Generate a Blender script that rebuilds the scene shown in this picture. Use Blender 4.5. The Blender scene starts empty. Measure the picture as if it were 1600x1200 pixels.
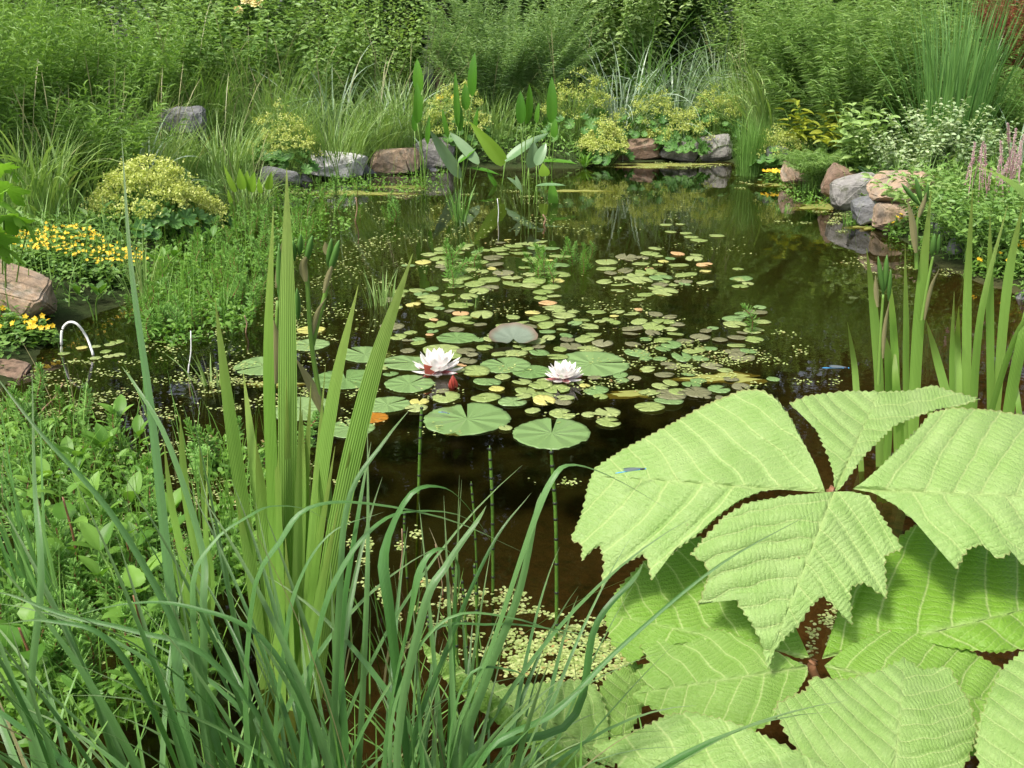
import bpy, bmesh, math
import numpy as np
from mathutils import Vector, Matrix, noise

R = math.radians
rng = np.random.default_rng(11)
S = bpy.context.scene
COL = S.collection

# ------------------------------------------------------------------ camera, sky, sun, exposure
H = 1.25
PITCH = R(19.1)
FPX = 35.0 / 36.0 * 1600
cam_d = bpy.data.cameras.new('camera')
cam_d.lens = 35.0
cam_d.sensor_width = 36.0
cam_d.clip_start = 0.02
cam_d.clip_end = 600
cam = bpy.data.objects.new('camera', cam_d)
cam.location = (0, 0, H)
cam.rotation_euler = (R(90) - PITCH, 0, 0)
COL.objects.link(cam)
S.camera = cam

SUN_EL, SUN_AZ = R(56), R(222)          # azimuth measured clockwise from +Y: behind the photographer, to the left
w = bpy.data.worlds.new('World')
S.world = w
w.use_nodes = True
nt = w.node_tree
nt.nodes.clear()
sky = nt.nodes.new('ShaderNodeTexSky')
sky.sky_type = 'NISHITA'
sky.sun_disc = False
sky.sun_elevation = SUN_EL
sky.sun_rotation = SUN_AZ
sky.air_density = 1.0
sky.dust_density = 4.0
sky.ozone_density = 1.0
hs = nt.nodes.new('ShaderNodeHueSaturation')
hs.inputs['Saturation'].default_value = 0.5      # thin white overcast
bg = nt.nodes.new('ShaderNodeBackground')
bg.inputs['Strength'].default_value = 0.15
wo = nt.nodes.new('ShaderNodeOutputWorld')
nt.links.new(sky.outputs[0], hs.inputs['Color'])
nt.links.new(hs.outputs[0], bg.inputs['Color'])
nt.links.new(bg.outputs[0], wo.inputs['Surface'])

sd = bpy.data.lights.new('sun', 'SUN')
sd.energy = 2.6
sd.angle = R(9)
sd.color = (1.0, 0.95, 0.86)
sun = bpy.data.objects.new('sun', sd)
dirv = Vector((math.sin(SUN_AZ) * math.cos(SUN_EL), math.cos(SUN_AZ) * math.cos(SUN_EL), math.sin(SUN_EL)))
sun.rotation_euler = dirv.to_track_quat('Z', 'Y').to_euler()
sun.location = dirv * 30
COL.objects.link(sun)

S.view_settings.view_transform = 'Standard'
S.view_settings.look = 'None'
S.view_settings.exposure = 0.9
S.view_settings.gamma = 1.0
S.view_settings.use_curve_mapping = False
S.render.engine = 'CYCLES'
S.cycles.use_denoising = True
S.cycles.max_bounces = 7
S.cycles.diffuse_bounces = 3
S.cycles.glossy_bounces = 3
S.cycles.transmission_bounces = 5
S.cycles.transparent_max_bounces = 10
S.cycles.caustics_reflective = False
S.cycles.caustics_refractive = False
S.cycles.sample_clamp_indirect = 6.0

# ------------------------------------------------------------------ projection helpers (photo pixel -> point of the place)
CAM = np.array([0, 0, H])
FWD = np.array([0, math.cos(PITCH), -math.sin(PITCH)])
UPV = np.array([0, math.sin(PITCH), math.cos(PITCH)])


def ray(px, py):
    return FWD + np.array([1.0, 0, 0]) * ((px - 800) / FPX) + UPV * ((600 - py) / FPX)


def P(px, py, z=0.0):
    d = ray(px, py)
    return CAM + d * ((z - H) / d[2])


def Q(px, py, y):
    d = ray(px, py)
    return CAM + d * (y / d[1])


def PL(px, py, c, n):
    d = ray(px, py)
    return CAM + d * (np.dot(c - CAM, n) / np.dot(d, n))


def nrm(a):
    a = np.asarray(a, float)
    return a / np.maximum(np.linalg.norm(a, axis=-1, keepdims=True), 1e-9)


# ------------------------------------------------------------------ mesh helpers
class MB:
    """collects vertices, faces and per-vertex attributes of ONE mesh"""
    def __init__(s):
        s.V, s.F, s.A, s.n = [], [], {}, 0
        s.M = []

    def add(s, V, faces, m=0, **attrs):
        V = np.asarray(V, float).reshape(-1, 3)
        for f in faces:
            f = np.asarray(f, int)
            if len(f):
                s.F.append(f + s.n)
                s.M.append(np.full(len(f), m, int))
        k = len(V)
        for name in set(list(s.A) + list(attrs)):
            lst = s.A.setdefault(name, [np.zeros(s.n)] if s.n else [])
            a = attrs.get(name, 0.0)
            lst.append(np.broadcast_to(np.asarray(a, float), (k,)).copy())
        s.V.append(V)
        s.n += k

    def mesh(s, name, mats, smooth=True):
        V = np.concatenate(s.V) if s.V else np.zeros((0, 3))
        me = bpy.data.meshes.new(name)
        me.vertices.add(len(V))
        me.vertices.foreach_set('co', V.astype(np.float32).ravel())
        tot = np.concatenate([np.full(len(f), f.shape[1], int) for f in s.F])
        idx = np.concatenate([f.ravel() for f in s.F])
        me.loops.add(len(idx))
        me.loops.foreach_set('vertex_index', idx.astype(np.int32))
        me.polygons.add(len(tot))
        st = np.concatenate([[0], np.cumsum(tot)[:-1]])
        me.polygons.foreach_set('loop_start', st.astype(np.int32))
        me.polygons.foreach_set('loop_total', tot.astype(np.int32))
        if not isinstance(mats, (list, tuple)):
            mats = [mats]
        for m in mats:
            me.materials.append(m)
        if len(mats) > 1:
            me.polygons.foreach_set('material_index', np.concatenate(s.M).astype(np.int32))
        for k, lst in s.A.items():
            a = me.attributes.new(k, 'FLOAT', 'POINT')
            a.data.foreach_set('value', np.concatenate(lst).astype(np.float32))
        me.polygons.foreach_set('use_smooth', np.full(len(tot), smooth, bool))
        me.update()
        me.validate()
        return me


def link(name, data=None, parent=None, loc=None, rot=None, scale=None, **props):
    o = bpy.data.objects.new(name, data)
    COL.objects.link(o)
    if parent is not None:
        o.parent = parent
    if loc is not None:
        o.location = loc
    if rot is not None:
        o.rotation_euler = rot
    if scale is not None:
        o.scale = (scale,) * 3 if not hasattr(scale, '__len__') else scale
    for k, v in props.items():
        if v is not None:
            o[k] = v
    return o


def thing(name, label, cat, loc=(0, 0, 0), rz=0.0, group=None, data=None, scale=None, rot=None):
    return link(name, data, None, tuple(loc), rot or (0, 0, rz), scale, label=label, category=cat, group=group, kind='thing')


def copy_tree(o, loc, rz=0.0, scale=None, label=None, parent=None):
    c = o.copy()
    COL.objects.link(c)
    if parent is None:
        c.location = loc
        c.rotation_euler = (0, 0, rz)
        if scale is not None:
            c.scale = (scale,) * 3
        if label:
            c['label'] = label
    else:
        c.parent = parent
    for ch in list(o.children):
        copy_tree(ch, None, parent=c)
    return c


# leaf templates: x across, y along, z up
KITE = (np.array([[0, 0, 0], [.5, .42, .07], [0, 1, -.06], [-.5, .42, .07]]), [[(0, 1, 2), (0, 2, 3)]])
LEAF = (np.array([[0, 0, 0], [.42, .22, .09], [0, .25, 0], [-.42, .22, .09], [.5, .5, .07], [0, .52, -.02], [-.5, .5, .07],
                  [.3, .8, -.02], [0, .8, -.08], [-.3, .8, -.02], [0, 1, -.18]]),
        [[(0, 1, 2), (0, 2, 3), (7, 10, 8), (8, 10, 9)], [(1, 4, 5, 2), (2, 5, 6, 3), (4, 7, 8, 5), (5, 8, 9, 6)]])
ROUND = (np.array([[0, .12, 0], [.3, .0, .05], [.5, .3, .08], [.45, .7, .06], [.15, 1, .0], [-.15, 1, .0], [-.45, .7, .06], [-.5, .3, .08], [-.3, .0, .05]]),
         [[(0, 1, 2), (0, 2, 3), (0, 3, 4), (0, 4, 5), (0, 5, 6), (0, 6, 7), (0, 7, 8)]])


def scatter(mb, T, pos, d, n, L, W, v=None, m=0):
    tv, tf = T
    pos = np.asarray(pos, float)
    k = len(pos)
    if k == 0:
        return
    y = nrm(d)
    x = nrm(np.cross(y, n))
    z = np.cross(x, y)
    L = np.broadcast_to(np.asarray(L, float), (k,))
    W = np.broadcast_to(np.asarray(W, float), (k,))
    V = (pos[:, None] + (W[:, None] * tv[None, :, 0])[..., None] * x[:, None]
         + (L[:, None] * tv[None, :, 1])[..., None] * y[:, None] + (L[:, None] * tv[None, :, 2])[..., None] * z[:, None])
    off = np.arange(k)[:, None, None] * len(tv)
    faces = [(np.array(f)[None] + off).reshape(-1, len(f[0])) for f in tf]
    if v is None:
        v = rng.random(k)
    mb.add(V.reshape(-1, 3), faces, m, v=np.repeat(v, len(tv)), u=np.tile(tv[:, 1], k))


def rdir(k):
    return nrm(rng.normal(size=(k, 3)))


def tubes(mb, pts, rad, sides=5, v=0.5, m=0, cap=True):
    """pts (k,r,3): k tubes of r rings; rad (k,r) or (r,)"""
    pts = np.asarray(pts, float)
    k, r, _ = pts.shape
    rad = np.broadcast_to(np.asarray(rad, float), (k, r))
    t = np.gradient(pts, axis=1)
    t = nrm(t)
    ref = np.where(np.abs(t[..., 2:3]) > .9, np.array([1.0, 0, 0]), np.array([0, 0, 1.0]))
    a = nrm(np.cross(t, ref))
    b = np.cross(t, a)
    th = np.linspace(0, 2 * math.pi, sides, endpoint=False)
    V = pts[:, :, None] + rad[:, :, None, None] * (a[:, :, None] * np.cos(th)[:, None] + b[:, :, None] * np.sin(th)[:, None])
    i = np.arange(r - 1)[:, None] * sides
    j = np.arange(sides)[None]
    jn = (j + 1) % sides
    q = np.stack([i + j, i + jn, i + sides + jn, i + sides + j], -1).reshape(-1, 4)
    off = np.arange(k)[:, None, None] * (r * sides)
    F = [(q[None] + off).reshape(-1, 4)]
    if cap:
        c = np.arange(sides)[None] + (r - 1) * sides
        F.append((c[None] + off).reshape(-1, sides))
    vv = np.broadcast_to(np.asarray(v, float), (k,))
    u = np.tile(np.repeat(np.linspace(0, 1, r), sides), k)
    mb.add(V.reshape(-1, 3), F, m, v=np.repeat(vv, r * sides), u=u)


def ribbons(mb, base, az, lean, bend, L, W, k=6, fold=0.0, twist=0.0, v=None, p=1.6, prof=None, m=0):
    """grass blades: az heading, lean from the vertical at the base, bend added towards the tip"""
    base = np.asarray(base, float)
    n = len(base)
    az, lean, bend, L, W, twist = [np.broadcast_to(np.asarray(q, float), (n,)) for q in (az, lean, bend, L, W, twist)]
    s = np.linspace(0, 1, k + 1)
    th = lean[:, None] + bend[:, None] * s[None] ** p
    h = np.stack([np.cos(az), np.sin(az), 0 * az], -1)
    tan = np.sin(th)[..., None] * h[:, None] + np.cos(th)[..., None] * np.array([0, 0, 1.0])
    step = (L / k)[:, None, None] * (tan[:, 1:] + tan[:, :-1]) * .5
    C = base[:, None] + np.concatenate([np.zeros((n, 1, 3)), np.cumsum(step, 1)], 1)
    side0 = np.stack([-np.sin(az), np.cos(az), 0 * az], -1)
    nor = np.cross(tan, side0[:, None])
    tw = (twist[:, None] * s[None])[..., None]
    side = side0[:, None] * np.cos(tw) + nor * np.sin(tw)
    nn = np.cross(tan, side)
    if prof is None:
        prof = np.clip(.55 + s * 2.2, 0, 1) * np.clip(1.02 - s ** 3, 0.02, 1)
    ww = (W[:, None] * prof[None] * .5)[..., None]
    if fold:
        V = np.stack([C - side * ww + nn * ww * fold, C, C + side * ww + nn * ww * fold], 2)
        c = 3
    else:
        V = np.stack([C - side * ww, C + side * ww], 2)
        c = 2
    rows = np.arange(k)[:, None] * c
    j = np.arange(c - 1)[None]
    q = np.stack([rows + j, rows + j + 1, rows + c + j + 1, rows + c + j], -1).reshape(-1, 4)
    off = np.arange(n)[:, None, None] * ((k + 1) * c)
    if v is None:
        v = rng.random(n)
    mb.add(V.reshape(-1, 3), [(q[None] + off).reshape(-1, 4)], m,
           v=np.repeat(v, (k + 1) * c), u=np.tile(np.repeat(s, c), n))


def catmull(pts, n):
    pts = np.asarray(pts, float)
    if len(pts) == 2:
        return pts[0] + (pts[1] - pts[0]) * np.linspace(0, 1, n)[:, None]
    p = np.vstack([2 * pts[0] - pts[1], pts, 2 * pts[-1] - pts[-2]])
    seg = np.linspace(0, len(pts) - 1 - 1e-6, n)
    i = seg.astype(int)
    t = (seg - i)[:, None]
    a, b, c, d = p[i], p[i + 1], p[i + 2], p[i + 3]
    return .5 * ((2 * b) + (-a + c) * t + (2 * a - 5 * b + 4 * c - d) * t ** 2 + (-a + 3 * b - 3 * c + d) * t ** 3)


def strap(pts, width, mat, name, side=None, n=18, fold=.25, prof=None, twist=0.0, v=None, cols=5):
    """one long leaf along 3D points, lens-shaped across, with real thickness at the midrib"""
    C = catmull(pts, n + 1)
    s = np.linspace(0, 1, n + 1)
    t = nrm(np.gradient(C, axis=0))
    if side is None:
        sd0 = nrm(np.cross(t, np.array([0, 0, 1.0])))
    else:
        sd0 = np.broadcast_to(np.asarray(side, float), (n + 1, 3))
        sd0 = nrm(sd0 - t * np.sum(sd0 * t, -1, keepdims=True))
    for i in range(1, n + 1):
        if np.dot(sd0[i], sd0[i - 1]) < 0:
            sd0 = sd0.copy()
            sd0[i] = -sd0[i]
    nn = np.cross(t, sd0)
    tw = (twist * s)[:, None]
    sd = sd0 * np.cos(tw) + nn * np.sin(tw)
    nn = np.cross(t, sd)
    if prof is None:
        prof = np.clip(.7 + s * 1.5, 0, 1) * np.clip(1.01 - s ** 4, .02, 1)
    x = np.linspace(-1, 1, cols)
    V = C[:, None] + sd[:, None] * (x[None, :, None] * (width * .5 * prof)[:, None, None]) \
        + nn[:, None] * ((np.abs(x)[None, :, None] * fold) * (width * .5 * prof)[:, None, None])
    rows = np.arange(n)[:, None] * cols
    j = np.arange(cols - 1)[None]
    q = np.stack([rows + j, rows + j + 1, rows + cols + j + 1, rows + cols + j], -1).reshape(-1, 4)
    mb = MB()
    vv = rng.random() if v is None else v
    mb.add(V.reshape(-1, 3), [q], v=vv, u=np.repeat(s, cols), x=np.tile(x, n + 1))
    return mb.mesh(name, mat)


# ------------------------------------------------------------------ materials
MATS = {}


def newmat(name):
    m = bpy.data.materials.new(name)
    m.use_nodes = True
    m.node_tree.nodes.clear()
    return m, m.node_tree.nodes, m.node_tree.links


class MixW:
    """a Mix node with its sockets picked for the data type"""
    def __init__(s, n):
        a, o = {'FLOAT': (2, 0), 'VECTOR': (4, 1), 'RGBA': (6, 2)}[n.data_type]
        s.inputs = {'Factor': n.inputs[0], 'A': n.inputs[a], 'B': n.inputs[a + 1]}
        s.outputs = {'Result': n.outputs[o]}


def N(nodes, t, **kw):
    n = nodes.new(t)
    if t == 'ShaderNodeMix':
        for k, v in kw.items():
            setattr(n, k, v)
        return MixW(n)
    for k, v in kw.items():
        if k in n.inputs:
            n.inputs[k].default_value = v
        else:
            setattr(n, k, v)
    return n


def leafmat(name, c1, c2, trans=.35, rough=.45, spec=.35, c3=None, tipcol=None, stripe=0.0, basecol=None, noise_s=9.0, tint=(1.2, 1.25, .6), pad=False):
    """c1..c2 by the leaf's own random value, c3 an odd colour for a few leaves; tipcol towards the tip"""
    m, n, l = newmat(name)
    at = N(n, 'ShaderNodeAttribute', attribute_name='v')
    oi = N(n, 'ShaderNodeObjectInfo')
    ns = N(n, 'ShaderNodeTexNoise', Scale=noise_s, Detail=2.0)
    tc = N(n, 'ShaderNodeTexCoord')
    l.new(tc.outputs['Object'], ns.inputs['Vector'])
    a1 = N(n, 'ShaderNodeMath', operation='MULTIPLY_ADD')
    l.new(oi.outputs['Random'], a1.inputs[0])
    a1.inputs[1].default_value = .35
    l.new(at.outputs['Fac'], a1.inputs[2])
    a2 = N(n, 'ShaderNodeMath', operation='MULTIPLY_ADD')
    l.new(ns.outputs['Fac'], a2.inputs[0])
    a2.inputs[1].default_value = .6
    l.new(a1.outputs[0], a2.inputs[2])
    a3 = N(n, 'ShaderNodeMath', operation='MULTIPLY_ADD')
    l.new(a2.outputs[0], a3.inputs[0])
    a3.inputs[1].default_value = .75
    a3.inputs[2].default_value = -.25
    cr = N(n, 'ShaderNodeValToRGB')
    e = cr.color_ramp.elements
    e[0].position, e[0].color = .05, (*c1, 1)
    e[1].position, e[1].color = .85, (*c2, 1)
    if c3:
        x = cr.color_ramp.elements.new(.985)
        x.color = (*c3, 1)
    l.new(a3.outputs[0], cr.inputs['Fac'])
    col = cr.outputs['Color']
    if tipcol or basecol:
        au = N(n, 'ShaderNodeAttribute', attribute_name='u')
        for cc, lo, hi in ((tipcol, .72, 1.0), (basecol, .45, .0)):
            if not cc:
                continue
            mr = N(n, 'ShaderNodeMapRange')
            mr.inputs['From Min'].default_value = lo
            mr.inputs['From Max'].default_value = hi
            l.new(au.outputs['Fac'], mr.inputs['Value'])
            mx = N(n, 'ShaderNodeMix', data_type='RGBA')
            l.new(mr.outputs[0], mx.inputs['Factor'])
            l.new(col, mx.inputs['A'])
            mx.inputs['B'].default_value = (*cc, 1)
            col = mx.outputs['Result']
    bump_out = None
    if pad:
        sx = N(n, 'ShaderNodeSeparateXYZ')
        l.new(tc.outputs['Object'], sx.inputs[0])
        at2 = N(n, 'ShaderNodeMath', operation='ARCTAN2')
        l.new(sx.outputs['X'], at2.inputs[0])
        l.new(sx.outputs['Y'], at2.inputs[1])
        mm = N(n, 'ShaderNodeMath', operation='MULTIPLY')
        mm.inputs[1].default_value = 9.0
        l.new(at2.outputs[0], mm.inputs[0])
        sn = N(n, 'ShaderNodeMath', operation='COSINE')
        l.new(mm.outputs[0], sn.inputs[0])
        mr = N(n, 'ShaderNodeMapRange')
        mr.inputs['From Min'].default_value = .93
        mr.inputs['From Max'].default_value = 1.0
        mr.inputs['To Max'].default_value = .22
        l.new(sn.outputs[0], mr.inputs['Value'])
        mx = N(n, 'ShaderNodeMix', data_type='RGBA', blend_type='MULTIPLY')
        l.new(mr.outputs[0], mx.inputs['Factor'])
        l.new(col, mx.inputs['A'])
        mx.inputs['B'].default_value = (1.3, 1.2, 1.1, 1)
        sp = N(n, 'ShaderNodeTexNoise', Scale=7.0, Detail=5.0)
        av = N(n, 'ShaderNodeVectorMath', operation='ADD')
        l.new(tc.outputs['Object'], av.inputs[0])
        l.new(oi.outputs['Location'], av.inputs[1])
        l.new(av.outputs[0], sp.inputs['Vector'])
        sr = N(n, 'ShaderNodeMapRange')
        sr.inputs['From Min'].default_value = .69
        sr.inputs['From Max'].default_value = .75
        sr.inputs['To Max'].default_value = .75
        l.new(sp.outputs['Fac'], sr.inputs['Value'])
        mx2 = N(n, 'ShaderNodeMix', data_type='RGBA')
        l.new(sr.outputs[0], mx2.inputs['Factor'])
        l.new(mx.outputs['Result'], mx2.inputs['A'])
        mx2.inputs['B'].default_value = (.17, .13, .05, 1)
        col = mx2.outputs['Result']
        bp = N(n, 'ShaderNodeBump', Strength=.22, Distance=.02)
        l.new(sn.outputs[0], bp.inputs['Height'])
        bump_out = bp.outputs[0]
    if stripe:
        ax = N(n, 'ShaderNodeAttribute', attribute_name='x')
        sn = N(n, 'ShaderNodeMath', operation='SINE')
        mm = N(n, 'ShaderNodeMath', operation='MULTIPLY')
        mm.inputs[1].default_value = 26
        l.new(ax.outputs['Fac'], mm.inputs[0])
        l.new(mm.outputs[0], sn.inputs[0])
        # pale midrib, fine lengthwise ribs
        ab = N(n, 'ShaderNodeMath', operation='ABSOLUTE')
        l.new(ax.outputs['Fac'], ab.inputs[0])
        mr = N(n, 'ShaderNodeMapRange')
        mr.inputs['From Min'].default_value = .22
        mr.inputs['From Max'].default_value = 0.0
        mr.inputs['To Max'].default_value = stripe
        l.new(ab.outputs[0], mr.inputs['Value'])
        mx = N(n, 'ShaderNodeMix', data_type='RGBA', blend_type='MULTIPLY')
        l.new(mr.outputs[0], mx.inputs['Factor'])
        l.new(col, mx.inputs['A'])
        mx.inputs['B'].default_value = (.55, .6, .4, 1)
        mx2 = N(n, 'ShaderNodeMix', data_type='RGBA', blend_type='MULTIPLY')
        mr2 = N(n, 'ShaderNodeMapRange')
        mr2.inputs['From Min'].default_value = -1
        mr2.inputs['To Max'].default_value = .28
        l.new(sn.outputs[0], mr2.inputs['Value'])
        l.new(mr2.outputs[0], mx2.inputs['Factor'])
        l.new(mx.outputs['Result'], mx2.inputs['A'])
        mx2.inputs['B'].default_value = (.72, .76, .62, 1)
        col = mx2.outputs['Result']
        bp = N(n, 'ShaderNodeBump', Strength=.35, Distance=.002)
        l.new(sn.outputs[0], bp.inputs['Height'])
        bump_out = bp.outputs[0]
    pb = N(n, 'ShaderNodeBsdfPrincipled', Roughness=rough)
    pb.inputs['Specular IOR Level'].default_value = spec
    l.new(col, pb.inputs['Base Color'])
    if bump_out:
        l.new(bump_out, pb.inputs['Normal'])
    tr = N(n, 'ShaderNodeBsdfTranslucent')
    tm = N(n, 'ShaderNodeMix', data_type='RGBA', blend_type='MULTIPLY')
    tm.inputs['Factor'].default_value = 1
    l.new(col, tm.inputs['A'])
    tm.inputs['B'].default_value = (*tint, 1)
    l.new(tm.outputs['Result'], tr.inputs['Color'])
    ms = N(n, 'ShaderNodeMixShader')
    ms.inputs[0].default_value = trans
    l.new(pb.outputs[0], ms.inputs[1])
    l.new(tr.outputs[0], ms.inputs[2])
    out = N(n, 'ShaderNodeOutputMaterial')
    l.new(ms.outputs[0], out.inputs['Surface'])
    MATS[name] = m
    return m


def solidmat(name, c1, c2, rough=.8, scale=6.0, bump=.3, spec=.2, dist=.01, c3=None, detail=8.0):
    m, n, l = newmat(name)
    tc = N(n, 'ShaderNodeTexCoord')
    ns = N(n, 'ShaderNodeTexNoise', Scale=scale, Detail=detail, Roughness=.62)
    l.new(tc.outputs['Object'], ns.inputs['Vector'])
    cr = N(n, 'ShaderNodeValToRGB')
    e = cr.color_ramp.elements
    e[0].position, e[0].color = .3, (*c1, 1)
    e[1].position, e[1].color = .7, (*c2, 1)
    if c3:
        x = cr.color_ramp.elements.new(.56)
        x.color = (*c3, 1)
    l.new(ns.outputs['Fac'], cr.inputs['Fac'])
    ns2 = N(n, 'ShaderNodeTexNoise', Scale=scale * 6, Detail=6.0)
    l.new(tc.outputs['Object'], ns2.inputs['Vector'])
    mx = N(n, 'ShaderNodeMix', data_type='RGBA', blend_type='OVERLAY')
    mx.inputs['Factor'].default_value = .5
    l.new(cr.outputs[0], mx.inputs['A'])
    l.new(ns2.outputs['Fac'], mx.inputs['B'])
    if name.startswith('rock'):
        ms_ = N(n, 'ShaderNodeMapRange')
        ms_.inputs['From Min'].default_value = .52
        ms_.inputs['From Max'].default_value = .66
        ms_.inputs['To Max'].default_value = .8
        nm_ = N(n, 'ShaderNodeTexNoise', Scale=scale * 2.2, Detail=7.0, Roughness=.7)
        l.new(tc.outputs['Object'], nm_.inputs['Vector'])
        l.new(nm_.outputs['Fac'], ms_.inputs['Value'])
        mm_ = N(n, 'ShaderNodeMix', data_type='RGBA')
        l.new(ms_.outputs[0], mm_.inputs['Factor'])
        l.new(mx.outputs['Result'], mm_.inputs['A'])
        mm_.inputs['B'].default_value = (.075, .085, .04, 1)      # moss and algae
        mx = mm_
    bp = N(n, 'ShaderNodeBump', Strength=bump, Distance=dist)
    l.new(ns2.outputs['Fac'], bp.inputs['Height'])
    pb = N(n, 'ShaderNodeBsdfPrincipled', Roughness=rough)
    pb.inputs['Specular IOR Level'].default_value = spec
    l.new(mx.outputs['Result'], pb.inputs['Base Color'])
    l.new(bp.outputs[0], pb.inputs['Normal'])
    out = N(n, 'ShaderNodeOutputMaterial')
    l.new(pb.outputs[0], out.inputs['Surface'])
    MATS[name] = m
    return m


def flatmat(name, c, rough=.5, spec=.4, trans=0.0, metal=0.0):
    m, n, l = newmat(name)
    pb = N(n, 'ShaderNodeBsdfPrincipled', Roughness=rough)
    pb.inputs['Base Color'].default_value = (*c, 1)
    pb.inputs['Specular IOR Level'].default_value = spec
    pb.inputs['Metallic'].default_value = metal
    out = N(n, 'ShaderNodeOutputMaterial')
    sh = pb.outputs[0]
    if trans:
        tr = N(n, 'ShaderNodeBsdfTranslucent')
        tr.inputs['Color'].default_value = (*c, 1)
        ms = N(n, 'ShaderNodeMixShader')
        ms.inputs[0].default_value = trans
        l.new(sh, ms.inputs[1])
        l.new(tr.outputs[0], ms.inputs[2])
        sh = ms.outputs[0]
    l.new(sh, out.inputs['Surface'])
    MATS[name] = m
    return m


def water_material():
    m, n, l = newmat('pond_water')
    tc = N(n, 'ShaderNodeTexCoord')
    n1 = N(n, 'ShaderNodeTexNoise', Scale=5.0, Detail=3.0)
    n2 = N(n, 'ShaderNodeTexNoise', Scale=28.0, Detail=2.0)
    l.new(tc.outputs['Object'], n1.inputs['Vector'])
    l.new(tc.outputs['Object'], n2.inputs['Vector'])
    ad = N(n, 'ShaderNodeMath', operation='MULTIPLY_ADD')
    l.new(n2.outputs['Fac'], ad.inputs[0])
    ad.inputs[1].default_value = .10
    l.new(n1.outputs['Fac'], ad.inputs[2])
    bp = N(n, 'ShaderNodeBump', Strength=.07, Distance=.012)
    l.new(ad.outputs[0], bp.inputs['Height'])
    fr = N(n, 'ShaderNodeFresnel', IOR=1.33)
    l.new(bp.outputs[0], fr.inputs['Normal'])
    tr = N(n, 'ShaderNodeBsdfTransparent')
    tr.inputs['Color'].default_value = (.58, .50, .33, 1)
    gl = N(n, 'ShaderNodeBsdfAnisotropic', Roughness=.015)
    gl.inputs['Color'].default_value = (1, 1, 1, 1)
    l.new(bp.outputs[0], gl.inputs['Normal'])
    ms = N(n, 'ShaderNodeMixShader')
    l.new(fr.outputs[0], ms.inputs[0])
    l.new(tr.outputs[0], ms.inputs[1])
    l.new(gl.outputs[0], ms.inputs[2])
    out = N(n, 'ShaderNodeOutputMaterial')
    l.new(ms.outputs[0], out.inputs['Surface'])
    return m


def ground_material():
    m, n, l = newmat('garden_soil')
    ge = N(n, 'ShaderNodeNewGeometry')
    sx = N(n, 'ShaderNodeSeparateXYZ')
    l.new(ge.outputs['Position'], sx.inputs[0])
    ns = N(n, 'ShaderNodeTexNoise', Scale=3.5, Detail=8.0, Roughness=.65)
    l.new(ge.outputs['Position'], ns.inputs['Vector'])
    nb = N(n, 'ShaderNodeTexNoise', Scale=22.0, Detail=6.0, Roughness=.7)
    l.new(ge.outputs['Position'], nb.inputs['Vector'])
    bed = N(n, 'ShaderNodeValToRGB')
    e = bed.color_ramp.elements
    e[0].position, e[0].color = .38, (.02, .022, .008, 1)
    e[1].position, e[1].color = .66, (.155, .10, .05, 1)
    x = bed.color_ramp.elements.new(.5)
    x.color = (.092, .058, .028, 1)
    mxn = N(n, 'ShaderNodeMix')
    mxn.inputs['Factor'].default_value = .45
    l.new(ns.outputs['Fac'], mxn.inputs['A'])
    l.new(nb.outputs['Fac'], mxn.inputs['B'])
    l.new(mxn.outputs['Result'], bed.inputs['Fac'])
    soil = N(n, 'ShaderNodeValToRGB')
    e = soil.color_ramp.elements
    e[0].position, e[0].color = .35, (.022, .022, .010, 1)
    e[1].position, e[1].color = .7, (.04, .075, .02, 1)
    l.new(mxn.outputs['Result'], soil.inputs['Fac'])
    mr = N(n, 'ShaderNodeMapRange')
    mr.inputs['From Min'].default_value = -.02
    mr.inputs['From Max'].default_value = .03
    l.new(sx.outputs['Z'], mr.inputs['Value'])
    mx = N(n, 'ShaderNodeMix', data_type='RGBA')
    l.new(mr.outputs[0], mx.inputs['Factor'])
    l.new(soil.outputs[0], mx.inputs['B'])
    wd = N(n, 'ShaderNodeMapRange')
    wd.inputs['From Min'].default_value = 2.4
    wd.inputs['From Max'].default_value = 4.2
    wn = N(n, 'ShaderNodeMath', operation='MULTIPLY_ADD')
    l.new(ns.outputs['Fac'], wn.inputs[0])
    wn.inputs[1].default_value = 1.6
    l.new(sx.outputs['Y'], wn.inputs[2])
    wx = N(n, 'ShaderNodeMath', operation='MULTIPLY_ADD')
    l.new(sx.outputs['X'], wx.inputs[0])
    wx.inputs[1].default_value = -1.1
    l.new(wn.outputs[0], wx.inputs[2])
    l.new(wx.outputs[0], wd.inputs['Value'])
    mw = N(n, 'ShaderNodeMix', data_type='RGBA')
    l.new(wd.outputs[0], mw.inputs['Factor'])
    l.new(bed.outputs[0], mw.inputs['A'])
    mw.inputs['B'].default_value = (.035, .042, .014, 1)       # weed green; far bed darkened to stand for the water's green reflection
    l.new(mw.outputs['Result'], mx.inputs['A'])
    bp = N(n, 'ShaderNodeBump', Strength=.6, Distance=.02)
    l.new(nb.outputs['Fac'], bp.inputs['Height'])
    pb = N(n, 'ShaderNodeBsdfPrincipled', Roughness=.9)
    pb.inputs['Specular IOR Level'].default_value = .1
    l.new(mx.outputs['Result'], pb.inputs['Base Color'])
    l.new(bp.outputs[0], pb.inputs['Normal'])
    out = N(n, 'ShaderNodeOutputMaterial')
    l.new(pb.outputs[0], out.inputs['Surface'])
    return m


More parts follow.
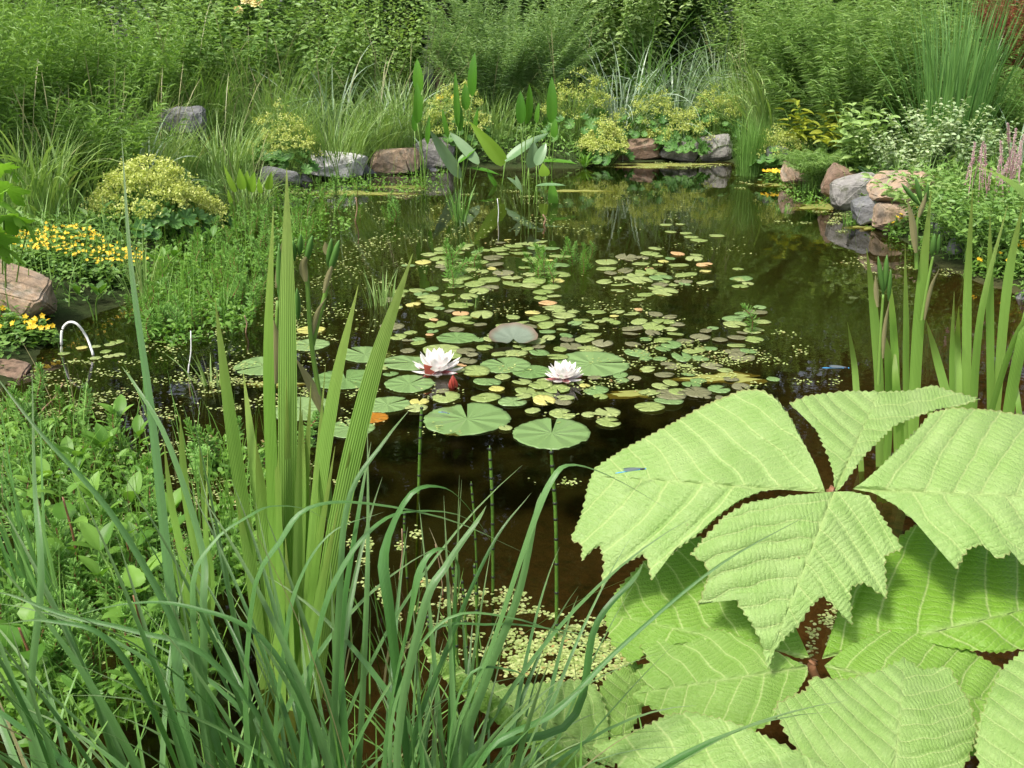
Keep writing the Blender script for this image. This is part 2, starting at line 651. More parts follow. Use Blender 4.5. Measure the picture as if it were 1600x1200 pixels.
def quilt_material():
    """umbrella leaf: pale veins, net of tiny veins as relief, rusty margin"""
    m, n, l = newmat('quilted_leaf')
    uv = N(n, 'ShaderNodeUVMap')
    av = N(n, 'ShaderNodeAttribute', attribute_name='vein')
    ae = N(n, 'ShaderNodeAttribute', attribute_name='edge')
    ac = N(n, 'ShaderNodeAttribute', attribute_name='v')
    nz = N(n, 'ShaderNodeTexNoise', Scale=5.0, Detail=4.0)
    l.new(uv.outputs[0], nz.inputs['Vector'])
    cr = N(n, 'ShaderNodeValToRGB')
    e = cr.color_ramp.elements
    e[0].position, e[0].color = .25, (.205, .34, .085, 1)
    e[1].position, e[1].color = .75, (.29, .41, .145, 1)
    l.new(nz.outputs['Fac'], cr.inputs['Fac'])
    mc = N(n, 'ShaderNodeMix', data_type='RGBA')
    l.new(ac.outputs['Fac'], mc.inputs['Factor'])
    l.new(cr.outputs[0], mc.inputs['A'])
    mc.inputs['B'].default_value = (.14, .29, .018, 1)       # the lower leaves are a deeper green
    mv = N(n, 'ShaderNodeMix', data_type='RGBA')
    l.new(av.outputs['Fac'], mv.inputs['Factor'])
    l.new(mc.outputs['Result'], mv.inputs['A'])
    mv.inputs['B'].default_value = (.35, .46, .17, 1)
    aq = N(n, 'ShaderNodeAttribute', attribute_name='vq')
    atv = N(n, 'ShaderNodeAttribute', attribute_name='vt')
    nd = N(n, 'ShaderNodeTexNoise', Scale=9.0, Detail=2.0)
    l.new(uv.outputs[0], nd.inputs['Vector'])

    def wave(att, k, lo):
        a = N(n, 'ShaderNodeMath', operation='MULTIPLY_ADD')
        l.new(nd.outputs['Fac'], a.inputs[0])
        a.inputs[1].default_value = k
        l.new(att.outputs['Fac'], a.inputs[2])
        p = N(n, 'ShaderNodeMath', operation='PINGPONG')
        l.new(a.outputs[0], p.inputs[0])
        p.inputs[1].default_value = .5
        m_ = N(n, 'ShaderNodeMapRange')
        m_.inputs['From Min'].default_value = lo
        m_.inputs['From Max'].default_value = 0
        l.new(p.outputs[0], m_.inputs['Value'])
        sq = N(n, 'ShaderNodeMath', operation='POWER')
        sq.inputs[1].default_value = .6
        l.new(p.outputs[0], sq.inputs[0])
        return sq.outputs[0], m_.outputs[0]
    puff, line = wave(aq, .25, .055)
    puff2, line2 = wave(atv, 2.4, .13)
    lsum = N(n, 'ShaderNodeMath', operation='MULTIPLY_ADD')
    l.new(line2, lsum.inputs[0])
    lsum.inputs[1].default_value = .22
    hl = N(n, 'ShaderNodeMath', operation='MULTIPLY')
    l.new(line, hl.inputs[0])
    hl.inputs[1].default_value = .75
    l.new(hl.outputs[0], lsum.inputs[2])
    mvv = N(n, 'ShaderNodeMix', data_type='RGBA')
    l.new(lsum.outputs[0], mvv.inputs['Factor'])
    l.new(mv.outputs['Result'], mvv.inputs['A'])
    mvv.inputs['B'].default_value = (.40, .50, .19, 1)
    mv = mvv
    me = N(n, 'ShaderNodeMix', data_type='RGBA')
    l.new(ae.outputs['Fac'], me.inputs['Factor'])
    l.new(mv.outputs['Result'], me.inputs['A'])
    me.inputs['B'].default_value = (.24, .15, .07, 1)
    sp = N(n, 'ShaderNodeTexNoise', Scale=17.0, Detail=3.0)
    l.new(uv.outputs[0], sp.inputs['Vector'])
    sr = N(n, 'ShaderNodeMapRange')
    sr.inputs['From Min'].default_value = .74
    sr.inputs['From Max'].default_value = .80
    sr.inputs['To Max'].default_value = .8
    l.new(sp.outputs['Fac'], sr.inputs['Value'])
    mb_ = N(n, 'ShaderNodeMix', data_type='RGBA')
    l.new(sr.outputs[0], mb_.inputs['Factor'])
    l.new(me.outputs['Result'], mb_.inputs['A'])
    mb_.inputs['B'].default_value = (.16, .11, .04, 1)
    me = mb_
    vo = N(n, 'ShaderNodeTexVoronoi', feature='DISTANCE_TO_EDGE', Scale=75.0)
    wv = N(n, 'ShaderNodeTexNoise', Scale=14.0, Detail=2.0)
    l.new(uv.outputs[0], wv.inputs['Vector'])
    mu = N(n, 'ShaderNodeMix', data_type='VECTOR')
    mu.inputs['Factor'].default_value = .05
    l.new(uv.outputs[0], mu.inputs['A'])
    l.new(wv.outputs['Color'], mu.inputs['B'])
    l.new(mu.outputs['Result'], vo.inputs['Vector'])
    mr = N(n, 'ShaderNodeMapRange')
    mr.inputs['From Max'].default_value = .35
    l.new(vo.outputs['Distance'], mr.inputs['Value'])
    h1 = N(n, 'ShaderNodeMath', operation='MULTIPLY_ADD')
    l.new(puff2, h1.inputs[0])
    h1.inputs[1].default_value = .42
    l.new(puff, h1.inputs[2])
    h2 = N(n, 'ShaderNodeMath', operation='MULTIPLY_ADD')
    l.new(mr.outputs[0], h2.inputs[0])
    h2.inputs[1].default_value = .22
    l.new(h1.outputs[0], h2.inputs[2])
    bp = N(n, 'ShaderNodeBump', Strength=.6, Distance=.0065)
    l.new(h2.outputs[0], bp.inputs['Height'])
    pb = N(n, 'ShaderNodeBsdfPrincipled', Roughness=.5)
    pb.inputs['Specular IOR Level'].default_value = .3
    l.new(me.outputs['Result'], pb.inputs['Base Color'])
    l.new(bp.outputs[0], pb.inputs['Normal'])
    tr = N(n, 'ShaderNodeBsdfTranslucent')
    tm = N(n, 'ShaderNodeMix', data_type='RGBA', blend_type='MULTIPLY')
    tm.inputs['Factor'].default_value = 1
    l.new(me.outputs['Result'], tm.inputs['A'])
    tm.inputs['B'].default_value = (.9, 1.2, .3, 1)
    l.new(tm.outputs['Result'], tr.inputs['Color'])
    ms = N(n, 'ShaderNodeMixShader')
    ms.inputs[0].default_value = .28
    l.new(pb.outputs[0], ms.inputs[1])
    l.new(tr.outputs[0], ms.inputs[2])
    out = N(n, 'ShaderNodeOutputMaterial')
    l.new(ms.outputs[0], out.inputs['Surface'])
    return m


M_water, M_ground, M_quilt = water_material(), ground_material(), quilt_material()
leafmat('herb', (.13, .26, .045), (.27, .42, .11), .38)
leafmat('shrub', (.18, .31, .08), (.38, .51, .18), .32)
leafmat('border_leaf', (.15, .28, .07), (.32, .46, .15), .4)
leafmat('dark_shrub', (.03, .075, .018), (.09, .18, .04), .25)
leafmat('round_shrub', (.18, .30, .085), (.38, .50, .20), .34)
leafmat('willow', (.17, .30, .10), (.33, .46, .20), .34)
leafmat('bamboo', (.15, .28, .07), (.30, .44, .14), .34)
leafmat('rush', (.06, .16, .035), (.14, .28, .07), .25, rough=.38)
leafmat('fine_rush', (.10, .23, .04), (.19, .35, .075), .3)
leafmat('wild_grass', (.16, .28, .07), (.31, .44, .15), .35, c3=(.34, .31, .17))
leafmat('silver_grass', (.16, .26, .13), (.42, .52, .40), .3, rough=.32)
leafmat('acer', (.22, .06, .035), (.42, .14, .07), .4, tint=(1, 1, 1))
leafmat('mantle_leaf', (.055, .15, .03), (.13, .26, .06), .25)
leafmat('mantle_flower', (.36, .45, .09), (.62, .65, .23), .35)
leafmat('cover', (.09, .20, .04), (.21, .35, .08), .3)
leafmat('creeper', (.07, .17, .025), (.17, .30, .05), .3)
leafmat('variegated', (.22, .35, .16), (.55, .62, .38), .3)
leafmat('hosta', (.10, .20, .12), (.16, .28, .16), .25)
leafmat('yellow_leaf', (.22, .30, .03), (.40, .42, .06), .35)
leafmat('maple', (.14, .32, .03), (.26, .46, .07), .4)
leafmat('iris', (.17, .33, .05), (.25, .42, .09), .34, rough=.4, tipcol=(.24, .31, .07), stripe=.08, basecol=(.28, .43, .09), noise_s=3)
leafmat('blue_grass', (.055, .165, .032), (.135, .265, .085), .3, rough=.36, spec=.5, stripe=.18, noise_s=3, tipcol=(.17, .25, .10))
leafmat('dry_blade', (.20, .19, .08), (.32, .29, .14), .3, stripe=.2, tint=(1, 1, 1))
leafmat('aquatic', (.075, .19, .022), (.20, .37, .06), .4)
leafmat('feather', (.13, .29, .045), (.25, .45, .11), .4)
leafmat('duckweed', (.20, .29, .06), (.48, .54, .22), .25, c3=(.35, .22, .08))
leafmat('pickerel', (.055, .18, .015), (.12, .30, .03), .42, rough=.3)
leafmat('pickerel_grey', (.13, .24, .10), (.21, .32, .16), .25, rough=.3)
leafmat('pickerel_lime', (.19, .36, .03), (.26, .44, .05), .45, rough=.35)
leafmat('pad_lime', (.20, .28, .075), (.34, .39, .16), .15, rough=.35, noise_s=20, pad=True)
leafmat('pad_green', (.135, .235, .075), (.21, .31, .125), .12, rough=.3, noise_s=20, pad=True)
leafmat('pad_yellow', (.42, .42, .11), (.58, .52, .20), .15, rough=.4, noise_s=20, pad=True)
leafmat('pad_brown', (.13, .13, .065), (.23, .23, .13), .08, rough=.35, noise_s=14, pad=True)
leafmat('pad_rust', (.26, .085, .012), (.36, .16, .015), .15, rough=.45, noise_s=30, pad=True)
leafmat('pad_peach', (.5, .3, .14), (.6, .42, .2), .15, rough=.45, noise_s=20, pad=True)
leafmat('petal_white', (.84, .80, .77), (.88, .85, .82), .3, rough=.5, basecol=(.82, .70, .72), tint=(1, 1, 1))
leafmat('sepal', (.42, .10, .10), (.55, .22, .22), .2, tint=(1, 1, 1))
leafmat('sepal_red', (.30, .045, .03), (.36, .08, .05), .15, tint=(1, 1, 1))
leafmat('stamen', (.75, .5, .06), (.8, .6, .12), .2)
leafmat('gold', (.72, .45, .015), (.82, .60, .05), .25, tint=(1, 1, 1))
leafmat('rose', (.75, .62, .22), (.85, .75, .4), .3, tint=(1, 1, 1))
leafmat('bistort', (.40, .20, .22), (.72, .58, .55), .25, tint=(1, 1, 1))
leafmat('wood', (.05, .04, .025), (.09, .07, .045), 0.0, rough=.85, spec=.1)
leafmat('green_stem', (.10, .20, .03), (.16, .28, .05), .1)
leafmat('red_stem', (.20, .09, .05), (.28, .14, .07), .1)
leafmat('seed_pod', (.06, .16, .03), (.12, .24, .05), .15)
leafmat('straw', (.22, .24, .10), (.36, .33, .18), .2, tint=(1, 1, 1))
leafmat('dry', (.24, .15, .09), (.36, .24, .15), .15)
flatmat('plastic_white', (.72, .72, .68), .35)
flatmat('dragon_blue', (.05, .32, .62), .3)
flatmat('dragon_dark', (.02, .02, .03), .4)
flatmat('wing', (.25, .30, .33), .2, trans=.6)
solidmat('rock_tan', (.19, .17, .14), (.37, .34, .29), .85, 5, .9, c3=(.34, .24, .16))
solidmat('rock_brown', (.13, .10, .075), (.26, .205, .16), .8, 5, .9, c3=(.22, .145, .10))
solidmat('rock_grey', (.17, .16, .15), (.33, .32, .31), .85, 6, .9, c3=(.25, .24, .22))
solidmat('rock_white', (.44, .43, .41), (.70, .68, .65), .85, 6, .4)
solidmat('rock_slate', (.10, .105, .11), (.24, .24, .25), .7, 6, .9, c3=(.18, .18, .18))
solidmat('liner', (.035, .037, .042), (.075, .08, .09), .5, 8, .2, spec=.4)
solidmat('bark', (.020, .016, .012), (.06, .05, .04), .95, 7, .7)
solidmat('post_wood', (.13, .10, .07), (.22, .17, .12), .9, 9, .4)
solidmat('horsetail', (.045, .11, .014), (.10, .19, .03), .4, 12, .2)
flatmat('joint_dark', (.012, .018, .008), .5)

# ------------------------------------------------------------------ the pond and the ground
outline = np.array([P(-70, 640)[:2], P(20, 570)[:2], P(80, 505)[:2], P(185, 470)[:2], P(230, 410)[:2], P(325, 352)[:2], P(350, 318)[:2],
                    P(410, 292)[:2], P(480, 284)[:2], P(560, 275)[:2], P(640, 268)[:2], P(700, 263)[:2], P(900, 262)[:2], P(960, 252)[:2],
                    P(1050, 250)[:2], P(1140, 252)[:2], P(1190, 272)[:2], P(1250, 285)[:2], P(1300, 312)[:2], P(1370, 352)[:2],
                    P(1440, 390)[:2], P(1500, 420)[:2], P(1600, 455)[:2], P(1720, 520)[:2], (2.9, 3.6), (2.7, 2.4), (2.1, 1.6), (1.3, 1.25),
                    (.5, 1.22), (-.4, 1.2), (-1.2, 1.25), (-1.9, 1.9)])


def sdist(xy):
    """distance to the pond's edge, positive on land"""
    xy = np.asarray(xy, float).reshape(-1, 2)
    a = outline
    b = np.roll(outline, -1, 0)
    best = np.full(len(xy), 1e9)
    inside = np.zeros(len(xy), bool)
    for p, q in zip(a, b):
        e = q - p
        t = np.clip(((xy - p) @ e) / (e @ e), 0, 1)
        best = np.minimum(best, np.linalg.norm(xy - (p + t[:, None] * e), axis=1))
        c = (p[1] > xy[:, 1]) != (q[1] > xy[:, 1])
        xi = p[0] + (xy[:, 1] - p[1]) / (q[1] - p[1] + 1e-12) * e[0]
        inside ^= c & (xy[:, 0] < xi)
    return np.where(inside, -best, best)


def sm(t):
    t = np.clip(t, 0, 1)
    return t * t * (3 - 2 * t)


def gz(x, y):
    x, y = np.atleast_1d(np.asarray(x, float)), np.atleast_1d(np.asarray(y, float))
    d = sdist(np.stack([x, y], -1))
    land = .015 + .13 * sm(d / .35) + .28 * sm((d - .2) / 3.0) + .03 * np.sin(x * 2.1 + 1) * np.cos(y * 1.7) * sm(d / .8)
    bed = .015 - .40 * sm(-d / .7) - .02 * np.sin(x * 3.3) * np.cos(y * 2.9)
    return np.where(d > 0, land, np.minimum(bed, .015))


def G(px, py, y):
    """foot on the ground below the pixel column px at distance y"""
    q = Q(px, py, y)
    return np.array([q[0], y, gz(q[0], y)[0]])


xs = np.concatenate([-np.geomspace(300, 8.2, 26), np.arange(-8, 8.01, .11), np.geomspace(8.2, 300, 26)])
ys = np.concatenate([-np.geomspace(120, .6, 16), np.arange(-.4, 15.01, .11), np.geomspace(15.3, 420, 26)])
gx, gy = np.meshgrid(xs, ys)
zz = gz(gx.ravel(), gy.ravel())
mb = MB()
nx, ny = len(xs), len(ys)
i = np.arange(ny - 1)[:, None] * nx
j = np.arange(nx - 1)[None]
mb.add(np.stack([gx.ravel(), gy.ravel(), zz], -1), [np.stack([i + j, i + j + 1, i + nx + j + 1, i + nx + j], -1).reshape(-1, 4)])
link('ground', mb.mesh('ground', M_ground), kind='structure')
mb = MB()
c = outline.mean(0)
o2 = c + (outline - c) * 1.04
wv = np.vstack([[*c, 0], np.column_stack([o2, np.zeros(len(o2))])])
k = len(o2)
mb.add(wv, [[(0, 1 + (a + 1) % k, 1 + a) for a in range(k)]])
link('pond_water', mb.mesh('pond_water', M_water), kind='structure')

# ------------------------------------------------------------------ builders of plants


def stemmy(n, rad, h, lean, ll, lw, per_m, ang, T=KITE, s0=.15, arch=.0, droop=.25, sr=.004, hvar=.3, rows=6, up=.8, inner=.25):
    """stems fan out of a crown and carry leaves: returns the stem mesh builder and the leaf mesh builder"""
    az = rng.random(n) * 2 * math.pi
    r0 = np.sqrt(rng.random(n)) * rad * inner
    base = np.stack([np.cos(az) * r0, np.sin(az) * r0, np.zeros(n) - .05], -1)
    hh = h * (1 - hvar * rng.random(n))
    rr = rad * np.sqrt(rng.random(n)) * lean
    az2 = az + rng.normal(size=n) * .5
    s = np.linspace(0, 1, rows)

    def path(sv):            # sv (n,m)
        out = (sv ** 1.4)[..., None] * rr[:, None, None] * np.stack([np.cos(az2), np.sin(az2), 0 * az2], -1)[:, None]
        z = hh[:, None] * (sv - arch * sv ** 3)
        wob = .03 * h * np.sin(sv * 6 + az[:, None] * 5)
        o = out.copy()
        o[..., 0] += wob * .5
        o[..., 1] += wob * .4
        o[..., 2] += z + .05 * sv
        return base[:, None] + o
    sp = path(np.broadcast_to(s, (n, rows)))
    ms, ml = MB(), MB()
    tubes(ms, sp, np.linspace(sr, sr * .35, rows), 3, v=rng.random(n))
    m = max(2, int(per_m * h))
    sv = s0 + (1 - s0) * (np.arange(m)[None] + rng.random((n, m))) / m
    pos = path(sv)
    tan = nrm(path(np.minimum(sv + .02, 1.02)) - path(sv - .02))
    phi = (np.arange(m)[None] * 2.4 + rng.random((n, 1)) * 6.3 + rng.normal(size=(n, m)) * .4)
    side = np.stack([np.cos(phi), np.sin(phi), 0 * phi], -1)
    a = ang + rng.normal(size=(n, m)) * .22
    d = nrm(tan * np.cos(a)[..., None] + side * np.sin(a)[..., None] + np.array([0, 0, -droop]))
    nn = nrm(np.array([0, 0, up]) + rng.normal(size=(n, m, 3)) * .35 + tan * .3)
    L = ll * (.65 + .5 * rng.random((n, m))) * (1 - .35 * sv ** 3)
    shade = np.clip(.15 + .7 * rng.random((n, m)), 0, 1)
    scatter(ml, T, pos.reshape(-1, 3), d.reshape(-1, 3), nn.reshape(-1, 3), L.ravel(), (lw / ll) * L.ravel(), v=shade.ravel())
    return ms, ml


def leafy(name, label, cat, loc, mat, group=None, stem='green_stem', rz=None, **kw):
    t = thing(name, label, cat, loc, rng.random() * 6 if rz is None else rz, group)
    ms, ml = stemmy(**kw)
    link('stems', ms.mesh('stems', MATS[stem]), t, kind='stuff')
    link('foliage', ml.mesh('foliage', MATS[mat], smooth=False), t, kind='stuff')
    return t


def tuft_mesh(n, rad, L, W, lean, bend, mat, k=6, fold=0., lv=.35, p=1.6, name='blades'):
    mb = MB()
    az = rng.random(n) * 2 * math.pi
    r0 = np.sqrt(rng.random(n)) * rad
    base = np.stack([np.cos(az) * r0, np.sin(az) * r0, np.full(n, -.04)], -1)
    ribbons(mb, base, az + rng.normal(size=n) * .6, np.abs(rng.normal(size=n)) * lean, bend * (.25 + rng.random(n)), L * (1 - lv * rng.random(n)),
            W * (.7 + .5 * rng.random(n)), k, fold, rng.normal(size=n) * .5, p=p)
    return mb.mesh(name, MATS[mat])


def grassy(name, label, cat, loc, mat, group=None, seeds=0, **kw):
    t = thing(name, label, cat, loc, rng.random() * 6, group)
    link('blades', tuft_mesh(mat=mat, **kw), t, kind='stuff')
    if seeds:
        mb = MB()
        az = rng.random(seeds) * 6.28
        base = np.stack([np.cos(az) * kw['rad'] * .6, np.sin(az) * kw['rad'] * .6, np.zeros(seeds)], -1)
        L = kw['L'] * (1.05 + .35 * rng.random(seeds))
        ribbons(mb, base, az, rng.random(seeds) * .4, rng.random(seeds) * 1.1, L, np.full(seeds, .003), 6,
                prof=np.array([.5, .5, .5, .5, 1.4, 2.4, .3]))
        link('seed_heads', mb.mesh('seed_heads', MATS['straw']), t, kind='stuff')
    return t


def lobed_disc(rad, lobes, depth, cup, tooth=0.0, n=40, notch=.5):
    """round lobed leaf, stalk at the origin"""
    th = np.linspace(-math.pi + notch * .5, math.pi - notch * .5, n)
    r = rad * (1 - depth * (.5 + .5 * np.cos(th * lobes + math.pi)) + tooth * np.sign(np.sin(th * lobes * 4)) * .5)
    V = [[0, 0, 0]]
    rows = [.45, .8, 1.0]
    for f in rows:
        for a, b in zip(th, r):
            V.append([b * f * math.sin(a), b * f * math.cos(a), cup * rad * f * f * (1 + .5 * math.cos(a * lobes)) ])
    F3 = [(0, 1 + q, 2 + q) for q in range(n - 1)]
    F4 = []
    for s_ in range(len(rows) - 1):
        for q in range(n - 1):
            a = 1 + s_ * n + q
            F4.append((a, a + n, a + n + 1, a + 1))
    return np.array(V), F3, F4


MANTLE = []
for q in range(3):
    V, f3, f4 = lobed_disc(1.0, 9, .16, .28, .05, 46, .35)
    mb = MB()
    mb.add(V, [f3, f4], v=rng.random(), u=np.linalg.norm(V[:, :2], axis=1))
    MANTLE.append(mb.mesh('leaf', MATS['mantle_leaf']))


def froth_mesh(rad, h, ncl, per, size=.007, low=0.0):
    mb = MB()
    az = rng.random(ncl) * 6.283
    r0 = np.sqrt(rng.random(ncl)) * rad
    zc = h * (1 - .55 * (r0 / rad) ** 2) * (.72 + .36 * rng.random(ncl)) - low
    c = np.stack([np.cos(az) * r0, np.sin(az) * r0, zc], -1)
    pts = np.repeat(c, per, 0) + rng.normal(size=(ncl * per, 3)) * np.array([.026, .026, .018]) * (.6 + .8 * np.repeat(rng.random(ncl), per))[:, None]
    k_ = len(pts)
    for _ in range(2):
        scatter(mb, KITE, pts, rdir(k_), rdir(k_) + np.array([0, -.3, 1.0]), size * 2.3 * (.7 + .6 * rng.random(k_)), size * 2.0, v=np.clip(rng.random(k_) * .7 + .3 * np.repeat(rng.random(ncl), per), 0, 1))
    st = MB()
    sp = np.stack([c * np.array([.35, .35, .0]), c * np.array([.75, .75, .55]), c], 1)
    tubes(st, sp, np.array([.0022, .0018, .0012]), 3, v=rng.random(ncl))
    return mb, st


def mantle(px, py, y, rad, h, label, ncl=70, per=30, nleaf=34, lz=.55):
    loc = G(px, py, y)
    t = thing('lady_mantle', label, 'flowering plant', loc, rng.random() * 6, 'clumps of yellow green flowering lady mantle')
    f, st = froth_mesh(rad, h, ncl, per)
    link('flower_sprays', f.mesh('flower_sprays', MATS['mantle_flower'], smooth=False), t, kind='stuff')
    link('stems', st.mesh('stems', MATS['green_stem']), t, kind='stuff')
    for q in range(int(nleaf * 1.3)):
        a = rng.random() * 6.283
        r_ = rad * (.35 + .8 * math.sqrt(rng.random()))
        z_ = h * lz * (1.05 - .75 * (r_ / (rad * 1.15)) ** 2) * (.55 + .5 * rng.random()) + .02
        tilt = .25 + .6 * r_ / rad
        o = link('leaf', MANTLE[q % 3], t, (math.cos(a) * r_, math.sin(a) * r_, z_))
        o.rotation_euler = (rng.normal() * .25, tilt + rng.normal() * .2, a)
        o.scale = (.056 * (.7 + .6 * rng.random()),) * 3
    return t


def rock(px0, py0, px1, py1, y, mat, label, deep=.8, seed=1, tilt=0.0, flat=.0, sink=.04):
    """angular field stone filling the given span at distance y"""
    a, b = Q(px0, py1, y), Q(px1, py0, y)
    wd, ht = (b[0] - a[0]), (b[2] - a[2]) + sink
    c = np.array([(a[0] + b[0]) / 2, y + wd * deep * .3, a[2] + (b[2] - a[2]) / 2 - sink / 2])
    r = np.random.default_rng(seed)
    bm = bmesh.new()
    pts = nrm(r.normal(size=(26, 3)))
    pts = np.sign(pts) * np.abs(pts) ** .5
    pts /= np.abs(pts).max(0)
    for p in pts * (1 - .12 * r.random((26, 1))):
        bm.verts.new(p)
    res = bmesh.ops.convex_hull(bm, input=bm.verts)
    bmesh.ops.delete(bm, geom=[v for v in res['geom_interior'] if isinstance(v, bmesh.types.BMVert)], context='VERTS')
    bmesh.ops.bevel(bm, geom=list(bm.edges), offset=.045, segments=2, affect='EDGES')
    bmesh.ops.triangulate(bm, faces=bm.faces)
    bmesh.ops.subdivide_edges(bm, edges=[e for e in bm.edges if e.calc_length() > .18], cuts=2, use_grid_fill=True)
    bmesh.ops.triangulate(bm, faces=bm.faces)
    off = Vector(r.random(3) * 20)
    for v in bm.verts:
        d = noise.fractal(v.co * 2.2 + off, 1.0, 2.0, 4)
        v.co += v.co.normalized() * d * .07
        v.co.x *= wd / 2
        v.co.y *= wd * deep / 2
        v.co.z *= ht / 2
    me = bpy.data.meshes.new('rock')
    bm.to_mesh(me)
    bm.free()
    me.materials.append(MATS[mat])
    me.polygons.foreach_set('use_smooth', np.full(len(me.polygons), False))
    o = thing('rock', label, 'rock', c, 0, 'stones edging the pond', me)
    o.rotation_euler = (0, tilt, r.normal() * .15)
    return o


# ------------------------------------------------------------------ trees behind the garden
def tree_meshes(h, cr, seed, mat):
    global rng
    keep, rng = rng, np.random.default_rng(seed)
    tr = MB()
    s = np.linspace(0, 1, 9)
    tp = np.stack([.12 * np.sin(s * 4 + seed), .1 * np.cos(s * 3), s * h * .9 - .3], -1)
    tubes(tr, tp[None], np.linspace(.17, .03, 9), 9, v=.5)
    nl = 62
    hz = h * (.04 + .90 * (np.arange(nl) / nl))
    az = np.arange(nl) * 2.4 + rng.random(nl)
    rl = cr * (1.02 - .6 * (np.arange(nl) / nl) ** 2.2) * (.75 + .4 * rng.random(nl))
    t4 = np.linspace(0, 1, 5)
    o = np.stack([np.interp(hz, tp[:, 2], tp[:, 0]), np.interp(hz, tp[:, 2], tp[:, 1]), hz], -1)
    lp = o[:, None] + np.stack([np.cos(az)[:, None] * rl[:, None] * t4, np.sin(az)[:, None] * rl[:, None] * t4,
                                rl[:, None] * (.30 * t4 - .1 * t4 ** 2)], -1)
    lp[:, 1:-1] += rng.normal(size=(nl, 3, 3)) * .06
    tubes(tr, lp, np.linspace(.045, .012, 5), 5, v=rng.random(nl))
    cl = MB()
    ncl, per = 11, 26
    tt = .2 + .85 * rng.random((nl, ncl))
    c_ = o[:, None] + (lp[:, -1] - o)[:, None] * tt[..., None] + rng.normal(size=(nl, ncl, 3)) * .22
    pts = c_.reshape(-1, 1, 3) + rng.normal(size=(nl * ncl, per, 3)) * np.array([.20, .20, .13])
    pts = pts.reshape(-1, 3)
    k_ = len(pts)
    d = nrm(rng.normal(size=(k_, 3)) + np.array([0, 0, -.3]))
    scatter(cl, KITE, pts, d, rdir(k_) * .7 + np.array([0, 0, 1.0]), (.15 + .10 * np.clip((pts[:, 2] - 3) / 4, 0, 1)) * (.7 + .6 * rng.random(k_)), .10, v=np.clip(.25 * rng.random(k_) + .6 * np.repeat(rng.random(nl * ncl), per), 0, 1))
    out = tr.mesh('trunk', MATS['bark']), cl.mesh('crown', MATS[mat], smooth=False)
    rng = keep
    return out


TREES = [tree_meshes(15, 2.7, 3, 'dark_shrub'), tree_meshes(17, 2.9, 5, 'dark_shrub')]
tree_spots = [(-11.5, 13.5, 0), (-9.2, 15.4, 1), (-7.0, 14.6, 0), (-5.0, 16.2, 1), (-3.1, 15.0, 0), (-.98, 14.4, 1), (.9, 16.0, 1), (2.3, 14.9, 0),
              (4.3, 15.6, 1), (6.1, 14.4, 0), (8.0, 15.4, 1), (10.2, 13.6, 0), (-13.5, 11.0, 1), (12.3, 11.0, 1), (-2.0, 18.5, 1), (3.2, 18.5, 1), (.2, 19.0, 0)]
TREE_L = 'dark tree closing off the back of the garden'
for a, (x, y, kd) in enumerate(tree_spots):
    y += 2.6
    t = thing('tree', TREE_L if a != 5 else 'black tree trunk in the dark gap behind the wooden post', 'tree', (x, y, gz(x, y)[0]), a * 1.3, 'trees behind the garden',
              scale=.92 + .16 * rng.random())
    link('trunk', TREES[kd][0], t)
    link('crown', TREES[kd][1], t, kind='stuff')

# ------------------------------------------------------------------ far border, left to right
SH = 'shrubs in the border behind the pond'


def far(name, label, cat, px, y, mat, group=SH, **kw):
    return leafy(name, label, cat, G(px, 300, y), mat, group, **kw)


far('shrub', 'leafy shrub at the upper left edge behind the tall herbs', 'shrub', -40, 11.5, 'shrub', n=110, rad=1.1, h=2.6, lean=1, ll=.10, lw=.05, per_m=26, ang=1.1, droop=.5)
far('shrub', 'leafy shrub against the trees right of the upper left corner', 'shrub', 110, 12.3, 'shrub', n=120, rad=1.2, h=2.5, lean=1, ll=.10, lw=.05, per_m=26, ang=1.1, droop=.5)
far('dogwood', 'mid green leafy shrub under the yellow roses', 'shrub', 250, 10.6, 'border_leaf', n=105, rad=1.0, h=1.45, hvar=.55, lean=1, ll=.11, lw=.045, per_m=26, ang=1.1, T=LEAF, droop=.25)
far('dogwood', 'mid green leafy shrub beside the yellow rose bush', 'shrub', 365, 10.9, 'border_leaf', n=105, rad=1.0, h=1.5, hvar=.55, lean=1, ll=.11, lw=.045, per_m=26, ang=1.1, T=LEAF, droop=.25)
far('dogwood', 'mid green leafy shrub above the pale boulders', 'shrub', 480, 11.4, 'border_leaf', n=100, rad=1.0, h=1.5, hvar=.55, lean=1, ll=.11, lw=.045, per_m=26, ang=1.1, T=LEAF, droop=.45)
far('round_leaved_shrub', 'shrub with small rounded pale leaves left of the dark gap', 'shrub', 590, 11.9, 'border_leaf', n=100, rad=.95, h=1.75, hvar=.5, lean=1, ll=.07, lw=.05, per_m=32, ang=1.1, T=LEAF, stem='bark', droop=.5)
far('shrub', 'taller green shrub rising behind the leafy shrubs, left one', 'shrub', 300, 12.3, 'border_leaf', n=70, rad=1.0, h=2.1, hvar=.5, lean=1.1, ll=.11, lw=.045, per_m=22, ang=1.0, T=LEAF, droop=.2)
far('shrub', 'taller green shrub rising behind the leafy shrubs, right one', 'shrub', 480, 12.8, 'border_leaf', n=70, rad=1.0, h=2.2, hvar=.5, lean=1.1, ll=.11, lw=.045, per_m=22, ang=1.0, T=LEAF, droop=.2)
far('willow_shrub', 'feathery thin leaved willow behind the middle of the pond', 'shrub', 800, 12.0, 'willow', n=200, rad=.95, h=1.9, hvar=.5, lean=1.1, ll=.10, lw=.018, per_m=70, ang=.75, arch=.12, droop=.45)
far('willow_shrub', 'low feathery willow growth right of the wooden post', 'shrub', 760, 11.7, 'willow', n=150, rad=.6, h=1.35, lean=1.1, ll=.10, lw=.017, per_m=70, ang=.75, arch=.12, droop=.45)
